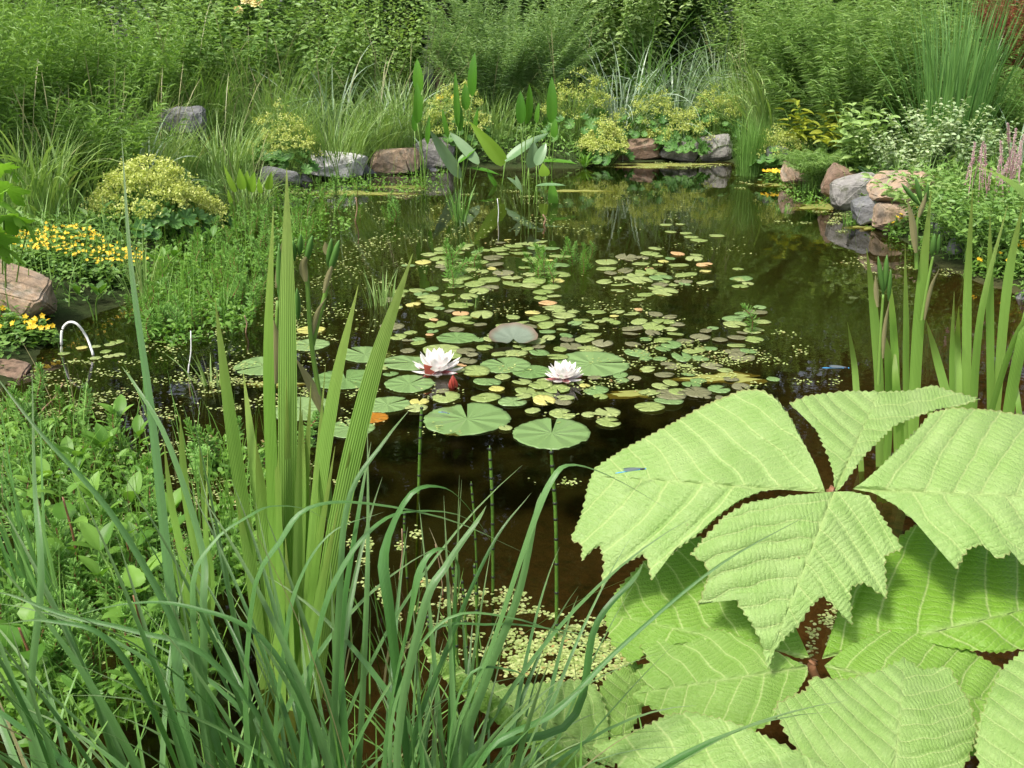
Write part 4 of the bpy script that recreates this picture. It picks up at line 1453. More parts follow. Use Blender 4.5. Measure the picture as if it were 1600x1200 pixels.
# ------------------------------------------------------------------ lily pads
def pad_mesh(mat, seg=18, notch=.22, wave=.02, thick=.012, rings=(.35, .7, 1.0), seed=0, flat=True):
    r = np.random.default_rng(seed)
    th = np.linspace(notch / 2, 2 * math.pi - notch / 2, seg)
    rad = 1 + .03 * np.sin(th * 2 + seed) + .02 * r.normal(size=seg)
    rad[[0, -1]] *= .93
    V = [[0, 0, 0]]
    for f in rings:
        for a, b in zip(th, rad):
            V.append([math.sin(a) * b * f, math.cos(a) * b * f, wave * f * f * (math.sin(a * 3 + seed) + .5 * math.sin(a * 5 + 2 * seed)) - (.006 if f < .5 else 0)])
    top = np.array(V)
    nv = len(top)
    last = top[-seg:].copy()
    last[:, 2] -= thick
    V = np.vstack([top, last])
    f3 = [(0, 2 + q, 1 + q) for q in range(seg - 1)]
    f4 = []
    for s_ in range(len(rings) - 1):
        for q in range(seg - 1):
            a = 1 + s_ * seg + q
            f4.append((a, a + 1, a + seg + 1, a + seg))
    a0 = 1 + (len(rings) - 1) * seg
    for q in range(seg - 1):
        f4.append((a0 + q, a0 + q + 1, nv + q + 1, nv + q))
    mb = MB()
    mb.add(V, [f3, f4], v=r.random(), u=np.linalg.norm(V[:, :2], axis=1))
    return mb.mesh('lily_pad', MATS[mat])


def vein_pad(mat, seed=0):
    return pad_mesh(mat, 72, .16, .012, .012, (.06, .2, .4, .6, .8, .92, 1.0), seed)


SMALL = {m: [pad_mesh(m, 18, .12 + .16 * a, .02, .02, (.35, .7, 1.0), a + hash(m) % 1 + 3 * a) for a in range(4)] for m in ('pad_lime', 'pad_green', 'pad_yellow', 'pad_brown', 'pad_peach', 'pad_rust')}
POLY = [(615, 540), (604, 470), (640, 412), (690, 388), (800, 374), (905, 380), (1010, 385), (1085, 398), (1170, 438), (1190, 480), (1195, 560), (1150, 620), (1080, 655), (1000, 640),
        (900, 668), (820, 640), (700, 625), (640, 622), (600, 640), (560, 610)]
BIG = [  # px, py, width px, rotation of the notch, tilt, colour, label
    (730, 652, 136, .12, 0, 'pad_green', 'largest flat lily pad at the front, notch towards the first flower'),
    (862, 675, 124, -.1, 0, 'pad_green', 'nearest large lily pad with its notch turned away, right of the largest one'),
    (605, 631, 72, -.9, 0, 'pad_green', 'medium lily pad touching the left iris blades above the rust coloured one'),
    (640, 599, 80, -.6, 0, 'pad_green', 'medium lily pad just in front of the larger white flower'),
    (832, 579, 62, 1.0, 0, 'pad_green', 'dull olive lily pad left of the smaller white flower'),
    (790, 569, 78, .5, 0, 'pad_green', 'lily pad between the two white flowers'),
    (925, 567, 116, -1.5, .02, 'pad_green', 'large lily pad right behind the smaller white flower'),
    (648, 566, 100, 1.9, .05, 'pad_green', 'large lily pad with bronze rim behind the larger white flower'),
    (570, 552, 84, .8, .03, 'pad_green', 'lily pad seen between two left iris blades'),
    (412, 570, 92, 2.2, 0, 'pad_green', 'leftmost large lily pad, half hidden by the iris'),
    (484, 538, 62, 1.5, 0, 'pad_green', 'lily pad right of the tallest iris blade'),
    (540, 592, 100, .2, 0, 'pad_green', 'lily pad partly covered by a leaning iris blade'),
    (472, 636, 104, 1.2, 0, 'pad_green', 'lily pad right of the tallest iris blade, lower one'),
    (548, 668, 76, .5, 0, 'pad_green', 'lily pad below the rust coloured pad'),
    (714, 527, 62, 1.3, 0, 'pad_green', 'medium lily pad left of the upright bowl shaped pad'),
    (486, 515, 44, 2.0, 0, 'pad_yellow', 'small yellowish lily pad right of the tallest iris blade'),
    (690, 545, 60, 2.6, 0, 'pad_lime', 'light green lily pad behind the larger white flower'),
    (580, 651, 54, 2.6, .03, 'pad_rust', 'rust orange dying lily pad left of the largest pad'),
]
taken = []
GB = 'large lily pads round the white flowers'
for a, (px, py, wpx, rz, tilt, m, lab) in enumerate(BIG):
    p = P(px, py, .006)
    rad = wpx / 2 / FPX * np.dot(p - CAM, FWD)
    p[2] = .002 + .0014 * (a % 4)
    t = thing('lily_pad', lab, 'lily pad', p, 0, GB, vein_pad(m, a), rad, (tilt, tilt, rz))
    taken.append((p[0], p[1], rad * 1.12))
n_small = 0
LIL = 'small lily pads floating in the middle of the pond'
tries = 0
while n_small < 290 and tries < 60000:
    tries += 1
    px, py = rng.uniform(560, 1225), rng.uniform(372, 670) ** 1.0
    if rng.random() > (py / 670) ** -1.2 * .45:
        continue
    if not inpoly(np.array([px]), np.array([py]), POLY)[0]:
        continue
    if noise.noise(Vector((px * .011, py * .022, 3.3))) < -.15 - .15 * rng.random():
        continue
    dull = px > 960 and py > 470 + (1200 - px) * .1
    if py > 585 and px < 1000 and rng.random() < .5:
        continue
    if dull and rng.random() < .35:
        continue
    p = P(px, py)
    rad = (.027 + .034 * rng.random()) * (1.12 if py < 480 else .95)
    if any((p[0] - a) ** 2 + (p[1] - b) ** 2 < ((rad + c_) * (.72 + .24 * rng.random())) ** 2 for a, b, c_ in taken):
        continue
    taken.append((p[0], p[1], rad))
    u_ = rng.random()
    if dull:
        m = 'pad_brown' if u_ < .42 else 'pad_green' if u_ < .8 else 'pad_lime'
    else:
        m = 'pad_lime' if u_ < .66 else 'pad_green' if u_ < .80 else 'pad_yellow' if u_ < .87 else 'pad_brown' if u_ < .97 else 'pad_peach'
    lab = {'pad_lime': 'small lime green lily pad floating among many others', 'pad_green': 'small deeper green lily pad floating among many others', 'pad_yellow': 'small yellowed lily pad floating among the green ones',
           'pad_brown': 'small dull brownish lily pad floating among the others', 'pad_peach': 'small peach coloured dying lily pad among the green ones'}[m]
    rad *= .75 if m in ('pad_peach', 'pad_yellow') else 1
    thing('small_lily_pad', lab, 'lily pad', (p[0], p[1], .004 + .003 * rng.random()), 0, LIL, SMALL[m][n_small % 4], rad, (rng.normal() * .06, rng.normal() * .05, rng.random() * 6.28))
    n_small += 1
for px, py, wpx, m, lab, gp in [(1041, 351, 20, 'pad_lime', None, 0), (1062, 350, 14, 'pad_lime', None, 0), (1048, 362, 18, 'pad_lime', None, 0), (1072, 364, 20, 'pad_lime', None, 0), (1080, 370, 22, 'pad_lime', None, 0),
                                (1092, 375, 27, 'pad_lime', None, 0), (1120, 368, 24, 'pad_lime', None, 0), (814, 381, 20, 'pad_lime', None, 0), (1153, 420, 18, 'pad_lime', None, 0), (1160, 436, 28, 'pad_lime', None, 0),
                                (100, 552, 18, 'pad_lime', None, 1), (128, 543, 18, 'pad_yellow', None, 1), (150, 541, 16, 'pad_lime', None, 1), (165, 549, 18, 'pad_lime', None, 1), (183, 534, 22, 'pad_lime', None, 1),
                                (150, 559, 18, 'pad_lime', None, 1), (170, 556, 18, 'pad_lime', None, 1), (186, 554, 20, 'pad_lime', None, 1), (225, 542, 16, 'pad_lime', None, 1), (172, 538, 18, 'pad_lime', None, 1)]:
    p = P(px, py, .005)
    thing('small_lily_pad', 'small lime green lily pad apart from the rest in open water' if gp == 0 else 'small pale lily pad floating by the white hose', 'lily pad', p, 0,
          'small lily pads apart in open water' if gp == 0 else 'small lily pads by the white hose', SMALL[m][int(px) % 4], wpx / 2 / FPX * np.dot(p - CAM, FWD), (0, 0, px))
for px, py, wpx, m, rz, lab in [(950, 643, 40, 'pad_lime', .5, 'lime lily pad right of the nearest large pad, upper of two'), (951, 659, 40, 'pad_lime', -1.4, 'lime lily pad right of the nearest large pad, lower of two'),
                                (790, 668, 22, 'pad_lime', .5, 'tiny lime lily pad between the two largest pads'), (763, 618, 28, 'pad_lime', 2, 'lime lily pad above the largest pad'),
                                (848, 618, 36, 'pad_lime', 1, 'lime lily pad below the smaller white flower, right one'), (818, 618, 26, 'pad_lime', 2, 'lime lily pad below the smaller white flower, left one'),
                                (845, 601, 38, 'pad_lime', 1, 'lime lily pad touching the smaller white flower'), (776, 607, 26, 'pad_yellow', 1, 'yellow lily pad between the flowers and the largest pad'),
                                (650, 637, 36, 'pad_lime', 2.2, 'lime lily pad against the left side of the largest pad'), (655, 627, 30, 'pad_yellow', 0, 'yellow lily pad above the lime one beside the largest pad'),
                                (1208, 592, 22, 'pad_green', .9, 'round green pad near the tip of the big quilted leaf'), (1088, 612, 48, 'pad_brown', .4, 'dull brown pad right of centre above the quilted leaf'),
                                (1048, 616, 50, 'pad_brown', 1.4, 'dull brown pad left of its twin above the quilted leaf'), (880, 628, 28, 'pad_brown', 1, 'small brown pad above the nearest large pad')]:
    p = P(px, py, .006)
    thing('lily_pad', lab, 'lily pad', p, 0, 'lily pads at the front edge', SMALL[m][int(px) % 4], wpx / 2 / FPX * np.dot(p - CAM, FWD), (0, 0, rz))

# the bowl shaped pad standing up out of the water
th = np.linspace(.3, 2 * math.pi - .3, 60)
V = [[0, 0, 0]]
for f in (.2, .4, .6, .8, .93, 1.0):
    for a in th:
        V.append([math.sin(a) * f, -math.cos(a) * f * .98, +.26 * f ** 2 * (.75 + .25 * math.cos(a * 2)) + .02 * math.sin(a * 9) * f])
mb = MB()
mb.add(V, [[(0, 2 + q, 1 + q) for q in range(59)], [(1 + s_ * 60 + q, 1 + s_ * 60 + q + 1, 1 + s_ * 60 + q + 61, 1 + s_ * 60 + q + 60) for s_ in range(5) for q in range(59)]],
       v=.5, u=np.linalg.norm(np.array(V)[:, :2], axis=1))
leafmat('pad_bronze', (.13, .17, .12), (.20, .24, .18), .15, rough=.4, tipcol=(.17, .12, .085), noise_s=14, tint=(1, 1, 1))
p = P(802, 541, .0)
bowl_r = 39 / FPX * np.dot(p - CAM, FWD)
thing('cupped_lily_pad', 'bronze rimmed lily pad curled up like a bowl in mid pond', 'lily pad', p + np.array([0, .05, .02]), 0, None, mb.mesh('cupped_lily_pad', MATS['pad_bronze']), bowl_r, (R(9), 0, 0))


# ------------------------------------------------------------------ water lily flowers
def lily(px, py, wpx, label, seed, sep):
    p = P(px, py, .0)
    rad = wpx / 2 / FPX * np.dot(p - CAM, FWD)
    t = thing('water_lily', label, 'water lily', (p[0], p[1], .012), seed * .7, 'white water lily flowers')
    for row, (n_, el, l_, wd) in enumerate([(9, .2, 1.0, .44), (9, .5, 1.02, .44), (8, .82, .98, .42), (6, 1.12, .84, .36)]):
        for a in range(n_):
            az = a / n_ * 6.283 + row * .4 + rng.normal() * .06
            e = el + rng.normal() * .06
            d = np.array([math.cos(az) * math.cos(e), math.sin(az) * math.cos(e), math.sin(e)])
            b0 = np.array([d[0] * .12 * rad, d[1] * .12 * rad, .004 * row])
            mb = MB()
            outline_leaf(mb, b0, b0 + d * rad * l_, np.array([-d[0] * .9, -d[1] * .9, .9]), rad * wd, [.38, .72, .92, 1, 1, .92, .76, .48, .06], 9, 7, fold=.28, arch=-.12, v=rng.random())
            link('petal', mb.mesh('petal', MATS['petal_white']), t)
    for a in range(4):
        az = a * 1.571 + .35
        d = np.array([math.cos(az), math.sin(az), .05])
        mb = MB()
        outline_leaf(mb, d * .1 * rad, d * rad * 1.04, np.array([0, 0, 1.0]), rad * .38, [.4, .75, .95, 1, .92, .76, .52, .28, .03], 9, 7, fold=.3, arch=-.06)
        link('sepal', mb.mesh('sepal', MATS[sep]), t)
    mb = MB()
    aa = np.arange(70) * 2.4
    e = np.linspace(1.4, .8, 70)
    d = np.stack([np.cos(aa) * np.cos(e), np.sin(aa) * np.cos(e), np.sin(e)], -1)
    scatter(mb, KITE, d * rad * .06, d, rdir(70), rad * .26, rad * .05)
    link('stamens', mb.mesh('stamens', MATS['stamen'], False), t)
    return t


f1 = lily(683, 584, 74, 'larger white water lily with dark red sepals, left of the two', 1, 'sepal')
mb = MB()
rad1 = 39 / FPX * np.dot(P(683, 583) - CAM, FWD)
outline_leaf(mb, np.array([-.02, -.05, .0]), np.array([-.045, -.075, .052]), np.array([.3, -1, .4]), .05, [.4, .8, 1, 1, .9, .75, .5, .28, .03], 9, 7, fold=.3, arch=.12)
o = link('sepal', mb.mesh('sepal', MATS['sepal_red']), f1, label='dark red sepal curled up at the front')
o.rotation_euler = (0, 0, -.7)
lily(881, 596, 58, 'smaller white water lily with pink sepals, right of the two', 2, 'sepal')
p = P(708, 606)
t = thing('lily_bud', 'small red lily bud poking out of the water by the larger flower', 'flower bud', p)
mb = MB()
for a in range(4):
    az = a * 1.571
    d = np.array([math.cos(az) * .3, math.sin(az) * .3, 1.0])
    outline_leaf(mb, np.array([d[0] * .01, d[1] * .01, -.01]), np.array([0, 0, .052]), np.array([d[0], d[1], .1]), .036, [.5, .9, 1, 1, .9, .75, .5, .3, .05], 9, 7, fold=-.4, arch=.16)
link('sepal', mb.mesh('sepal', MATS['sepal_red']), t)


# ------------------------------------------------------------------ pickerel weed and other plants standing in the water
pk = 'paddle leaved plants standing in the water'


def stalk_to(mb, foot, base, r=.006):
    mid = (np.asarray(foot) + base) / 2 + np.array([rng.normal() * .01, .01, 0])
    tubes(mb, catmull([foot, mid, base], 8)[None], np.linspace(r, r * .7, 8), 5, v=rng.random())


def paddles(label, foot_px, leaves, Y=None, name='pickerelweed', mat='pickerel'):
    f = P(*foot_px)
    t = thing(name, label, 'water plant', f, 0, pk)
    for lf in leaves:
        bx, by, tx, ty, wpx = lf[:5]
        m = lf[5] if len(lf) > 5 else mat
        y0 = (f[1] if Y is None else Y) + rng.normal() * .06
        dy = lf[6] if len(lf) > 6 else 0.0
        b, tp = Q(bx, by, y0), Q(tx, ty, y0 + dy)
        wd = wpx / FPX * np.dot(b - CAM, FWD)
        up = np.array([rng.normal() * .35, -1, .35]) if abs(tx - bx) < abs(ty - by) else np.array([0, -.55, 1.0])
        mb = MB()
        outline_leaf(mb, b - f, tp - f, up, wd, PADDLE if m != 'pickerel_lime' else CORDATE, 11, 7, fold=.22, arch=.03 + .02 * rng.random())
        link('leaf', mb.mesh('leaf', MATS[m]), t)
        ms = MB()
        ft = np.array([rng.normal() * .03, rng.normal() * .03, -.25])
        ft[0] += (b[0] - f[0]) * .25
        stalk_to(ms, ft, b - f)
        link('leaf_stalk', ms.mesh('leaf_stalk', MATS['green_stem']), t)
    return t


paddles('tallest upright paddle leaved plant left in the middle clump', (664, 293), [(655, 145, 652, 92, 17), (652, 192, 651, 128, 15), (655, 190, 660, 150, 13), (648, 205, 649, 165, 10), (668, 225, 671, 180, 8)])
paddles('upright paddle leaved plant with paired narrow leaves in the middle clump', (706, 285), [(738, 150, 742, 82, 16), (728, 172, 727, 130, 14), (715, 198, 711, 112, 10), (719, 205, 715, 155, 12), (700, 215, 691, 170, 8), (742, 205, 747, 168, 8)])
paddles('paddle leaved plant with two pale leaves leaning left', (722, 288), [(720, 278, 672, 204, 19, 'pickerel_grey', -.1), (748, 256, 703, 207, 17, 'pickerel_grey', .1), (716, 254, 744, 232, 12, 'pickerel', .05), (735, 262, 780, 273, 8, 'pickerel', -.15)])
paddles('paddle leaved plant with one big lime leaf leaning left', (780, 290), [(788, 256, 734, 190, 24, 'pickerel_lime', -.05), (790, 252, 857, 208, 20, 'pickerel_grey', .1), (776, 292, 760, 262, 8)])
paddles('paddle leaved plant holding two upright broad leaves together', (818, 290), [(814, 193, 813, 142, 16), (822, 194, 827, 131, 17), (838, 192, 842, 160, 8)])
paddles('paddle leaved plant with one tall upright leaf on the right', (862, 296), [(862, 192, 862, 120, 17), (866, 215, 868, 185, 12), (840, 252, 902, 256, 10, 'pickerel', -.1), (852, 275, 848, 255, 18, 'pickerel_lime')])
paddles('paddle leaved plant with a pale heart shaped leaf facing the viewer', (826, 318), [(826, 262, 834, 221, 27, 'pickerel_grey', .05), (838, 258, 853, 224, 17, 'pickerel_grey', .05), (816, 299, 792, 277, 12, 'pickerel_grey', -.05),
                                                                                           (813, 296, 806, 274, 8, 'pickerel_grey'), (838, 290, 884, 290, 8, 'pickerel_grey', -.1), (866, 326, 862, 282, 16)])
paddles('pale upright paddle leaves in the water below the slate stone', (380, 340), [(379, 296, 374, 262, 15, 'pickerel_lime'), (392, 300, 398, 268, 15, 'pickerel_lime'), (368, 300, 350, 258, 10, 'pickerel_lime'), (362, 318, 356, 296, 8, 'pickerel_lime'), (385, 292, 386, 266, 12, 'pickerel_lime')])
paddles('two pale paddle leaves right of the other pale ones', (412, 338), [(418, 296, 424, 268, 13, 'pickerel_lime'), (408, 302, 404, 276, 9, 'pickerel_lime')])

SD = 'sedge tufts standing in the water'
for px, py, n_, L, mt, lab in [(718, 346, 46, .36, 'fine_rush', 'fan of thin sedge blades below the pickerel plants'), (592, 480, 16, .26, 'wild_grass', 'small sedge tuft beside the tip of the leaning iris blade'),
                               (600, 474, 12, .24, 'wild_grass', 'second small sedge tuft beside the leaning iris blade'), (733, 478, 7, .14, 'wild_grass', 'tiny sedge sprout among the pads'),
                               (540, 268, 60, .3, 'wild_grass', 'thin reeds standing before the white boulder'), (610, 268, 30, .35, 'wild_grass', 'thin reeds standing before the tan boulder'),
                               (1255, 300, 40, .2, 'fine_rush', 'short sedge at the water edge below the tan stone'), (1330, 350, 40, .16, 'fine_rush', 'short sedge on the algae below the blue grey slab'),
                               (225, 470, 40, .45, 'wild_grass', 'thin sedge right of the yellow flower mat'), (330, 600, 14, .22, 'wild_grass', 'thin sedge by the white stick'),
                               (1225, 330, 20, .12, 'fine_rush', 'sparse sedge in the shallow water on the right')]:
    grassy('sedge', lab, 'sedge', P(px, py), mt, SD, n=n_, rad=.05, L=L, W=.007, lean=.22, bend=.4, k=4, lv=.5)


# parrot feather: stems ringed with feathery leaves
def feather_mesh(h, seed, pin=9):
    r = np.random.default_rng(seed)
    mb = MB()
    s = np.linspace(0, 1, 7)
    ax = np.stack([.02 * np.sin(s * 3 + seed) * s, .02 * np.cos(s * 4 + seed) * s, h * s - .02], -1)
    tubes(mb, ax[None], np.linspace(.003, .0018, 7), 4, v=.4, m=1)
    nw = int(h / .0095)
    for a in range(nw):
        u_ = (a + 1) / nw
        c_ = np.array([np.interp(u_, s, ax[:, q]) for q in range(3)])
        for b in range(5):
            az = b * 1.2566 + a * .63 + r.normal() * .1
            el = .35 + .9 * u_ ** 3 + r.normal() * .1
            d = np.array([math.cos(az) * math.cos(el), math.sin(az) * math.cos(el), math.sin(el)])
            l_ = .030 * (1 - .35 * u_ ** 4) * (.85 + .3 * r.random())
            k_ = pin
            f = np.linspace(.15, 1, k_)
            sd_ = nrm(np.cross(d, [0, 0, 1.0]))
            pos = c_ + d * (f * l_)[:, None]
            for sg in (-1, 1):
                dd = d[None] * .75 + sd_[None] * sg
                scatter(mb, KITE, pos, np.repeat(dd, k_, 0), np.array([0, 0, 1.0]) + .2 * r.normal(size=(k_, 3)), .0085 * (1.1 - .6 * f), .0034, v=np.full(k_, .3 + .6 * u_ * r.random()))
    return mb.mesh('parrot_feather', [MATS['feather'], MATS['red_stem']], False)


FE = [feather_mesh(.10, 1), feather_mesh(.13, 2), feather_mesh(.16, 3), feather_mesh(.12, 4, 7)]
PF = 'feathery water plants rising from the pond'
zones = [([(0, 640), (120, 640), (210, 720), (260, 820), (330, 900), (300, 1080), (60, 1150), (-40, 1100)], 110, 'feathery green stem rising from the water at the lower left'),
         ([(215, 480), (250, 400), (330, 360), (440, 318), (520, 330), (500, 390), (420, 430), (400, 500), (300, 520), (240, 540)], 170, 'feathery green stem in the bed along the left bank'),
         ([(500, 300), (620, 300), (620, 350), (520, 350)], 14, 'feathery green stem in the far left shallows'),
         ([(690, 400), (760, 395), (760, 450), (700, 450)], 8, 'feathery green stem among the lily pads, left group'), ([(825, 400), (930, 392), (920, 445), (830, 445)], 16, 'feathery green stem among the lily pads, right group'),
         ([(300, 690), (480, 700), (470, 780), (320, 780)], 9, 'feathery green stem behind the iris leaves'), ([(1170, 505), (1190, 500), (1190, 520), (1170, 520)], 1, 'single feathery stem at the right end of the pads')]
c_n = 0
for poly, cnt, lab in zones:
    poly = np.array(poly, float)
    done = 0
    while done < cnt:
        px, py = rng.uniform(poly[:, 0].min(), poly[:, 0].max()), rng.uniform(poly[:, 1].min(), poly[:, 1].max())
        if not inpoly(np.array([px]), np.array([py]), poly)[0]:
            continue
        p = P(px, py)
        if sdist(p[None, :2])[0] > 0 and py > 560:
            continue
        p[2] = max(0, gz(p[0], p[1])[0])
        thing('parrot_feather', lab, 'water plant', p, rng.random() * 6, PF, FE[c_n % 4], .8 + .5 * rng.random(), (rng.normal() * .22, rng.normal() * .22, rng.random() * 6))
        c_n += 1
        done += 1


# bogbean and seedlings at the lower left
def bogbean(label, px, py, h, leaves, mat='aquatic', grp='broad leaved water plants at the lower left'):
    f = P(px, py)
    t = thing('bogbean', label, 'water plant', f, rng.random() * 6, grp)
    for a in range(leaves):
        az = a * 2.1 + rng.random()
        top = np.array([math.cos(az) * .06, math.sin(az) * .06, h * (.6 + .4 * rng.random())])
        ms = MB()
        tubes(ms, catmull([[0, 0, -.1], top * np.array([.3, .3, .6]), top], 7)[None], np.linspace(.0045, .003, 7), 5, v=rng.random())
        link('leaf_stalk', ms.mesh('leaf_stalk', MATS['green_stem']), t)
        for b in range(3):
            a2 = az + (b - 1) * 1.35
            e = .75 + rng.normal() * .15
            d = np.array([math.cos(a2) * math.cos(e), math.sin(a2) * math.cos(e), math.sin(e)])
            l_ = .075 * (.8 + .4 * rng.random())
            mb = MB()
            outline_leaf(mb, top, top + d * l_, np.array([-d[0], -d[1], .9]), l_ * .46, OVAL, 9, 7, fold=.2, arch=.06)
            link('leaf', mb.mesh('leaf', MATS[mat]), t)
    return t


bogbean('bright oval leaved water plant left of the young iris fan', 192, 740, .17, 3)
bogbean('bright oval leaved water plant nearer the left edge', 145, 760, .14, 3)
bogbean('tall oval leaved plant left of the young iris fan', 178, 850, .17, 3)
bogbean('oval leaved plant between the rushes and the young iris fan', 120, 800, .12, 2)
bogbean('oval leaved plant low behind the blue grass blade', 255, 905, .15, 3)
bogbean('oval leaved plant at the water edge near the yellow mat', 150, 500, .14, 3)
bogbean('oval leaved plant before the large lady mantle', 260, 440, .16, 3)
bogbean('small oval leaved plant beside the tall iris', 330, 400, .12, 2)
bogbean('broad leaves low among the blue grass at the left', 200, 985, .2, 3)


def seedling(label, px, py, h, pairs, sz, mat='aquatic'):
    f = P(px, py)
    t = thing('heart_leaved_seedling', label, 'plant', f, rng.random() * 3, 'seedlings with toothed leaves at the lower left')
    ms = MB()
    tubes(ms, catmull([[0, 0, -.1], [.008, 0, h * .5], [0, .01, h]], 9)[None], np.linspace(.004, .0022, 9), 5, v=.5)
    link('stem', ms.mesh('stem', MATS['red_stem']), t)
    for a in range(pairs):
        for b in (0, 1):
            az = a * 1.57 + b * math.pi + rng.normal() * .2
            z = h * (1 - a * .24)
            e = .35 + .3 * (a == 0)
            d = np.array([math.cos(az) * math.cos(e), math.sin(az) * math.cos(e), math.sin(e)])
            l_ = sz * (.7 + .25 * a) * (.85 + .3 * rng.random())
            mb = MB()
            b0 = np.array([0, 0, z]) + d * .015
            outline_leaf(mb, b0, b0 + d * l_ - np.array([0, 0, .15 * l_]), np.array([0, 0, 1.0]), l_ * .72, [.5, .98, .93, 1, .82, .8, .52, .45, .02], 17, 9, fold=.2, arch=.1, wave=.03)
            link('leaf', mb.mesh('leaf', MATS[mat]), t)


seedling('red stemmed seedling with heart shaped leaves by the left rushes', 125, 935, .26, 3, .07)
seedling('heart leaved seedling at the far left behind the rushes', 70, 870, .2, 3, .06)
seedling('toothed seedling low between the blue grass and the iris', 235, 1060, .2, 3, .08)
seedling('toothed seedling near the lower left corner', 60, 1120, .2, 3, .08)
seedling('toothed seedling behind the young iris fan', 215, 930, .16, 2, .06)

# horsetails
HT = 'banded horsetail stems standing in the water'
for (tx, ty, fx, fy, r_, lab) in [(659, 634, 648, 772, .0052, 'banded horsetail stem beside the largest lily pad'), (765, 696, 769, 925, .0046, 'banded horsetail stem below the largest lily pad'),
                                  (861, 700, 869, 1000, .0048, 'banded horsetail stem below the nearest large pad'), (736, 752, 748, 950, .0030, 'thin horsetail stem left of the taller one'),
                                  (705, 870, 712, 1045, .0034, 'horsetail stem rising from the duckweed, left one'), (741, 880, 744, 1050, .0036, 'horsetail stem rising from the duckweed, right one'),
                                  (722, 905, 735, 1058, .0028, 'short horsetail stem between two others'), (668, 960, 690, 1075, .003, 'short horsetail stem among the grass blades'), (632, 800, 640, 905, .0035, 'horsetail stem half hidden by the grass arches')]:
    f = P(fx, fy)
    r_ *= .82
    top = Q(tx, ty, f[1] + .02)
    t = thing('horsetail', lab, 'horsetail', f, 0, HT)
    a = np.array([0, 0, -.3]) + (f - top) * np.array([.2, .2, 0])
    b = top - f
    c_ = catmull([a, b * .5 + np.array([.006 * math.sin(fx), 0, 0]), b], 24)
    mb = MB()
    tubes(mb, c_[None], np.concatenate([np.full(22, r_), [r_ * .8, r_ * .2]]), 8)
    link('stem', mb.mesh('stem', MATS['horsetail']), t)
    L = np.linalg.norm(b - a)
    nj = max(3, int(L / .055))
    for q in range(1, nj + 1):
        u_ = q / (nj + .3)
        i_ = min(int(u_ * 23), 22)
        pt = c_[i_] + (c_[i_ + 1] - c_[i_]) * (u_ * 23 - i_)
        tn_ = nrm(c_[i_ + 1] - c_[i_])
        if pt[2] < 0:
            continue
        mb = MB()
        tubes(mb, np.array([[pt - tn_ * .003, pt, pt + tn_ * .003]]), np.array([r_ * 1.05, r_ * 1.3, r_ * 1.12]), 8)
        link('joint', mb.mesh('joint', MATS['joint_dark']), t)

# white hose arch, sticks
mb = MB()
y_ = P(97, 554)[1]
tubes(mb, catmull([P(97, 566, -.06), Q(96, 540, y_), Q(97, 516, y_), Q(107, 504, y_), Q(121, 507, y_), Q(136, 528, y_ + .02), Q(146, 556, y_), P(150, 575, -.08)], 40)[None], np.full(40, .0052), 10)
thing('white_hose', 'white plastic hose arching out of the water at the left', 'hose', data=mb.mesh('white_hose', MATS['plastic_white']))
for (tx, ty, fx, fy, lab, m, r_) in [(298, 517, 294, 583, 'thin pale stick bent in the water left of the iris', 'plastic_white', .003), (382, 493, 384, 520, 'short grey stick poking out of the water left of the tallest iris blade', 'dry', .004),
                                     (98, 600, 62, 648, 'thin dry twig leaning at the left water edge', 'dry', .003), (556, 308, 555, 345, 'pale dead stalk in the far water', 'dry', .006), (777, 310, 778, 347, 'white dead stalk below the pickerel plants', 'plastic_white', .0035),
                                     (848, 335, 850, 350, 'short brown stump of a stalk below the pickerel plants', 'dry', .008), (628, 826, 624, 905, 'dry twig among the grass arches', 'dry', .002), (680, 850, 692, 930, 'thin dry twig over the brown water', 'dry', .0015)]:
    f = P(fx, fy)
    mb = MB()
    tp = Q(tx, ty, f[1])
    tubes(mb, catmull([f + np.array([0, 0, -.1]), f, (f + tp) / 2 + np.array([r_ * 2, 0, 0]), tp], 10)[None], np.linspace(r_, r_ * .7, 10), 6)
    thing('twig', lab, 'twig', data=mb.mesh('twig', MATS[m]), group='dead stalks and sticks in the pond')


# ------------------------------------------------------------------ iris clumps
def iris(label, foot, blades, mat='iris'):
    t = thing('iris', label, 'iris', foot, 0, 'iris clumps with sword leaves')
    f = np.asarray(foot)
    for pts, wpx, ang in blades:
        y0 = f[1] + rng.normal() * .03
        n_ = len(pts)
        C = []
        for q, (px, py) in enumerate(pts):
            C.append(Q(px, py, y0 + .03 * (q / (n_ - 1)) * rng.normal()) - f)
        C = np.array(C)
        if C[0][2] + f[2] > -.02:
            d_ = nrm(C[0] - C[1])
            C = np.vstack([C[0] + d_ * ((C[0][2] + f[2] + .12) / max(-d_[2], .3)), C])
        wd = .76 * wpx / FPX * np.dot(C[1] + f - CAM, FWD)
        s_ = np.linspace(0, 1, 27)
        prof = np.clip(.72 + s_ * .6, 0, 1) * np.where(s_ > .62, np.maximum(0.03, 1 - (np.maximum(s_ - .62, 0) / .38) ** 1.8), 1)
        me = strap(C, wd / abs(math.cos(ang)), MATS[mat], 'leaf', side=(math.cos(ang), math.sin(ang), 0), n=26, fold=.10, prof=prof, cols=9)
        link('leaf', me, t)
    return t


